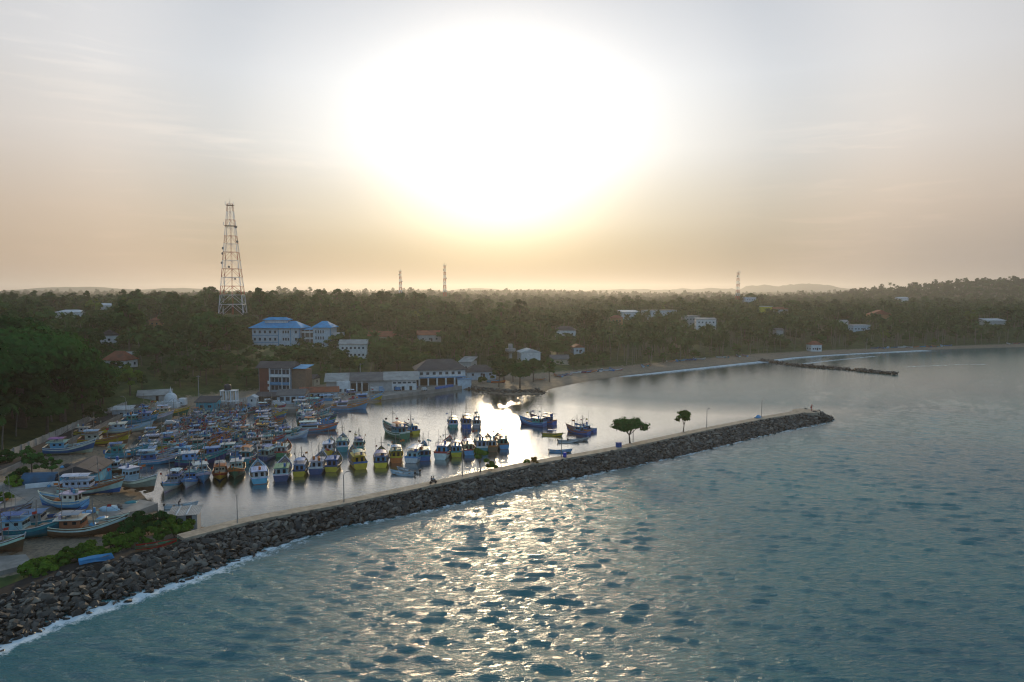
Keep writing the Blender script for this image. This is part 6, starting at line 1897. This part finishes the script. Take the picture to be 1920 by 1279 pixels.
for off, lab, sh in ((0.05, "person in white shirt steering the motorbike", (.55, .55, .55)), (-.42, "person in dark clothes riding pillion on the motorbike", (.05, .05, .08))):
    person("person", (x + math.cos(bike_rz) * off, y + math.sin(bike_rz) * off, 2.95 + .80), bike_rz, J, E, R_, lab, sh, (.03, .03, .05), split=.16)
# man standing, leaning in the dinghy
mb_loc = MAN_BOAT.location
JM = [(0, 0, .92), (.18, 0, 1.30), (.30, 0, 1.46), (.38, 0, 1.60), (.2, .2, 1.36), (.34, .26, 1.10), (.50, .18, .96), (.2, -.2, 1.36), (.36, -.26, 1.12), (.54, -.16, 1.0),
      (0, .11, .86), (.06, .16, .46), (-.02, .18, .08), (.14, .2, .04), (0, -.11, .86), (.1, -.16, .46), (0, -.18, .08), (.16, -.2, .04)]
person("person", (mb_loc[0] - .5, mb_loc[1] - .1, .06), rad(12), JM, E, [.15, .17, .06, .105, .075, .05, .045, .075, .05, .045, .11, .08, .055, .05, .11, .08, .055, .05], "man in dark clothes standing bent forward in the pale blue dinghy", (.03, .035, .05), (.025, .03, .04), split=.95)

# vehicles
def vehicle(name, label, cat_, px, py, z, rz, L, W, H, col, kind="car"):
    x, y = P(px, py, z)
    g = max(z, gz(x, y)) if z < 1.8 else z
    root = empty(name, (x, y, g), rad(rz), label, cat_)
    prof = {"car": [(-.5, .28), (-.5, .62), (-.47, .66), (-.40, 1.0), (.08, 1.0), (.24, .66), (.47, .56), (.5, .3)],
            "truck": [(.10, .35), (.10, 1.0), (.36, 1.0), (.46, .62), (.5, .55), (.5, .3)],
            "tuk": [(-.5, .3), (-.5, .95), (-.4, 1.0), (.2, 1.0), (.36, .6), (.5, .4), (.5, .25)]}[kind]
    rows_ = [[(px_ * L, s * W / 2 * (1 if pz < .7 else .86), pz * H) for px_, pz in prof] for s in (-1, 1)]
    mb = MB().grid(rows_, closed=True); mb.face(rows_[0]); mb.face(list(reversed(rows_[1])))
    o = mb.build("body", M_HP, root); o.color = (*col, 1)
    if kind == "truck":
        o = MB().box(-.5 * L, .08 * L, -W / 2, W / 2, .38 * H, .95 * H).build("cargo_box", M_HP, root); o.color = (.5, .52, .53, 1)
    gl = MB()
    if kind == "car":
        for s in (-1, 1): gl.face([(-.40 * L, s * (W * .5 * .92 + .012), .70 * H), (.13 * L, s * (W * .5 * .92 + .012), .70 * H), (.05 * L, s * (W * .43 + .012), .94 * H), (-.37 * L, s * (W * .43 + .012), .94 * H)])
        gl.face([(.225 * L + .02, -W * .4, .70 * H), (.225 * L + .02, W * .4, .70 * H), (.10 * L + .02, W * .38, .96 * H), (.10 * L + .02, -W * .38, .96 * H)])
        gl.face([(-.475 * L - .02, -W * .4, .70 * H), (-.475 * L - .02, W * .4, .70 * H), (-.41 * L - .02, W * .38, .95 * H), (-.41 * L - .02, -W * .38, .95 * H)])
    else:
        gl.face([(.465 * L + .02, -W * .4, .64 * H), (.465 * L + .02, W * .4, .64 * H), (.375 * L + .02, W * .38, .95 * H), (.375 * L + .02, -W * .38, .95 * H)])
    gl.build("window_glass", M_GLASS, root)
    for wx_ in (-.32, .32):
        for s in (-1, 1):
            w_ = MB().lathe([(.24, -.1), (.33, -.09), (.33, .09), (.24, .1)], 14).build("wheel", M_RUBBER, root, (wx_ * L, s * (W / 2 - .05), .33)); w_.rotation_euler = (math.pi / 2, 0, 0)
            MB().lathe([(.2, .0), (.2, .11), (.02, .12)], 10).build("rim", M_STEEL, w_)
    for s in (-1, 1):
        o = MB().box(-.03, .03, -.16, .16, -.08, .08).build("headlight", M_HP, root, (.5 * L, s * W * .33, .45 * H)); o.color = (.6, .6, .58, 1)
    return root
vehicle("parked_car", "white hatchback parked on the sand among the beached boats", "car", 322, 797, 1.6, 14, 4.4, 1.8, 1.55, (.62, .63, .64))
vehicle("parked_van", "white van parked on the quay by the market shed", "van", 522, 762, 1.76, 12, 5.2, 2.0, 2.2, (.60, .62, .63))
vehicle("lorry", "pale lorry parked at the quay edge before the market shed", "lorry", 708, 737, 1.76, 14, 6.0, 2.3, 2.8, (.20, .34, .50), "truck")
vehicle("lorry", "brown lorry parked in front of the dark open shed", "lorry", 503, 761, 1.76, -60, 5.5, 2.2, 2.6, (.16, .10, .06), "truck")
for px, py, col, lab in ((746, 733, (.03, .20, .42), "blue three-wheeler left of the stacked blue crates"), (778, 729, (.02, .10, .30), "dark blue three-wheeler before the shed's white front"), (796, 733, (.50, .5, .5), "white three-wheeler in the middle of the quay")):
    vehicle("three_wheeler", lab, "rickshaw", px, py, 1.76, 20 + px % 40, 2.7, 1.3, 1.75, col, "tuk")
# crates on the quay
CR = MB().box(-.6, .6, -.4, .4, 0, .5).box(-.63, .63, -.43, .43, .5, .56).mesh("fish_crate", M_HP)
crate_spots = [(762 + 4.2 * i, 727.5 + (i % 3) * .7) for i in range(5)] + [(820 + 5.2 * i, 729.5 - i * .9) for i in range(6)]
for i, (px, py) in enumerate(crate_spots):
    x, y = P(px, py, 1.76)
    o = inst("fish_crate", CR, None, (x, y, 1.76), (0, 0, rad(10 + 13 * (i % 3))), (1.5, 1.5, 1.7), (.02, .14, .42))
    tag(o, f"blue fish crate, {ORD[i if i < 5 else i - 5]} from left {'by the shed front' if i < 5 else 'before the office arcade'}", "crate", "blue fish crates on the quay")
# boats drawn up on the beaches
OUTR = MB().tube([(-2.6, 2.1, .1), (2.6, 2.1, .1)], .13, 6).mesh("outrigger_float", M_WOOD)
SPAR = MB().tube([(0, -.4, .5), (0, 1.2, .75), (0, 2.1, .2)], .06, 5).mesh("outrigger_spar", M_WOOD)
br = random.Random(55)
beach = [(1046, 706), (1056, 705), (1066, 704)] + [(1080 + 9.5 * i, 700 - .72 * i) for i in range(9)] + [(1205, 688), (1217, 686)] + [(1258 + 11 * i, 678.5 - .9 * i) for i in range(6)] + [(1352, 671), (1366, 670), (1384, 669), (1396, 668)] + [(1640 + 12.5 * i, 652.6 - .35 * i) for i in range(12)] + [(1890, 645), (1905, 644)] + [(925, 717), (934, 718), (1012, 713)]
cols = ("white", "sky", "blue", "teal", "white", "pale", "red", "teal")
for i, (px, py) in enumerate(beach):
    z = 1.0
    for _ in range(6):
        x, y = P(px, py, z); z = max(.5, gz(x, y))
    hc_ = br.choice(cols)
    seg = "on the beach left of the surf" if px < 1200 else ("on the middle beach under the palms" if px < 1420 else "on the right-hand beach")
    if px < 1020: seg = "on the headland"
    o = dinghy(0, 0, br.uniform(-40, 40) + 90 * (br.random() < .3), hc_, br.choice(("white", "sky", "orange", "navy")), f"{cw(hc_)} open boat drawn up {seg}, number {i + 1} along the shore", z + .25, "open boats drawn up on the beaches", None, br.uniform(-.1, .1), br.uniform(.9, 1.15), False, (x, y))
    o["label"] = f"{cw(hc_)} open boat drawn up {seg}"
    if br.random() < .6:
        inst("outrigger_float", OUTR, o)
        for sx in (-1.2, 1.2): inst("outrigger_spar", SPAR, o, (sx, 0, 0))
# driftwood, nets and clutter lying on the yard
NETC = ("blue", "teal", "brown", "black", "sky", "grey", "white", "green")
for i, (px, py, s, c_, lab) in enumerate(((205, 954, 1.6, "pale", "white and blue heap of nets on the jetty's landward end"), (158, 962, 1.3, "sky", "light blue net heap below the light blue boat"), (222, 948, .9, "black", "black net bundle on the concrete jetty"), (62, 965, 1.8, "brown", "brown brush pile beside the paved yard"),
                                          (105, 905, 1.0, "grey", "grey rubble heap beside the boathouse"), (205, 868, 1.3, "black", "dark net heap at the sandy edge"), (245, 941, .9, "teal", "teal net bundle on the jetty's tip"), (190, 972, 1.1, "sky", "pale blue tarp heap above the slip"),
                                          (268, 834, .9, "brown", "brown net heap on the bare sand"), (130, 873, 1.4, "black", "dark scrap heap below the bright blue boat"))):
    x, y = P(px, py, 1.7)
    root = empty("net_pile", (x, y, max(1.5, gz(x, y)) - .05), i * 1.1, lab, "net pile", "net and scrap piles on the yard")
    inst("net", HEAPS[i % 3], root, (0, 0, 0), (0, 0, 0), (s * 1.3, s, s * .8), C[c_]); inst("rope_coil", HEAPS[(i + 1) % 3], root, (s, .4, 0), (0, 0, i), s * .5, C[NETC[(i + 3) % 8]])

# fuel drums and fish boxes standing about the yard
dr = random.Random(91)
for i, (px, py) in enumerate(((150, 946), (154, 947), (176, 957), (92, 915), (100, 940), (212, 905), (216, 906), (196, 848), (262, 822), (285, 806), (312, 790), (340, 786), (78, 972), (130, 985))):
    x, y = P(px, py, 1.9)
    c_ = dr.choice(("blue", "sky", "orange", "blue", "white"))
    root = empty("fuel_drum", (x, y, max(1.5, gz(x, y)) + (.12 if px < 110 and py < 960 else 0)), 0, f"{cw(c_)} fuel drum standing about the boatyard", "drum", "drums standing on the yard")
    inst("drum", M_BARREL, root, (0, 0, 0), (0, 0, 0), 1.15, C[c_])
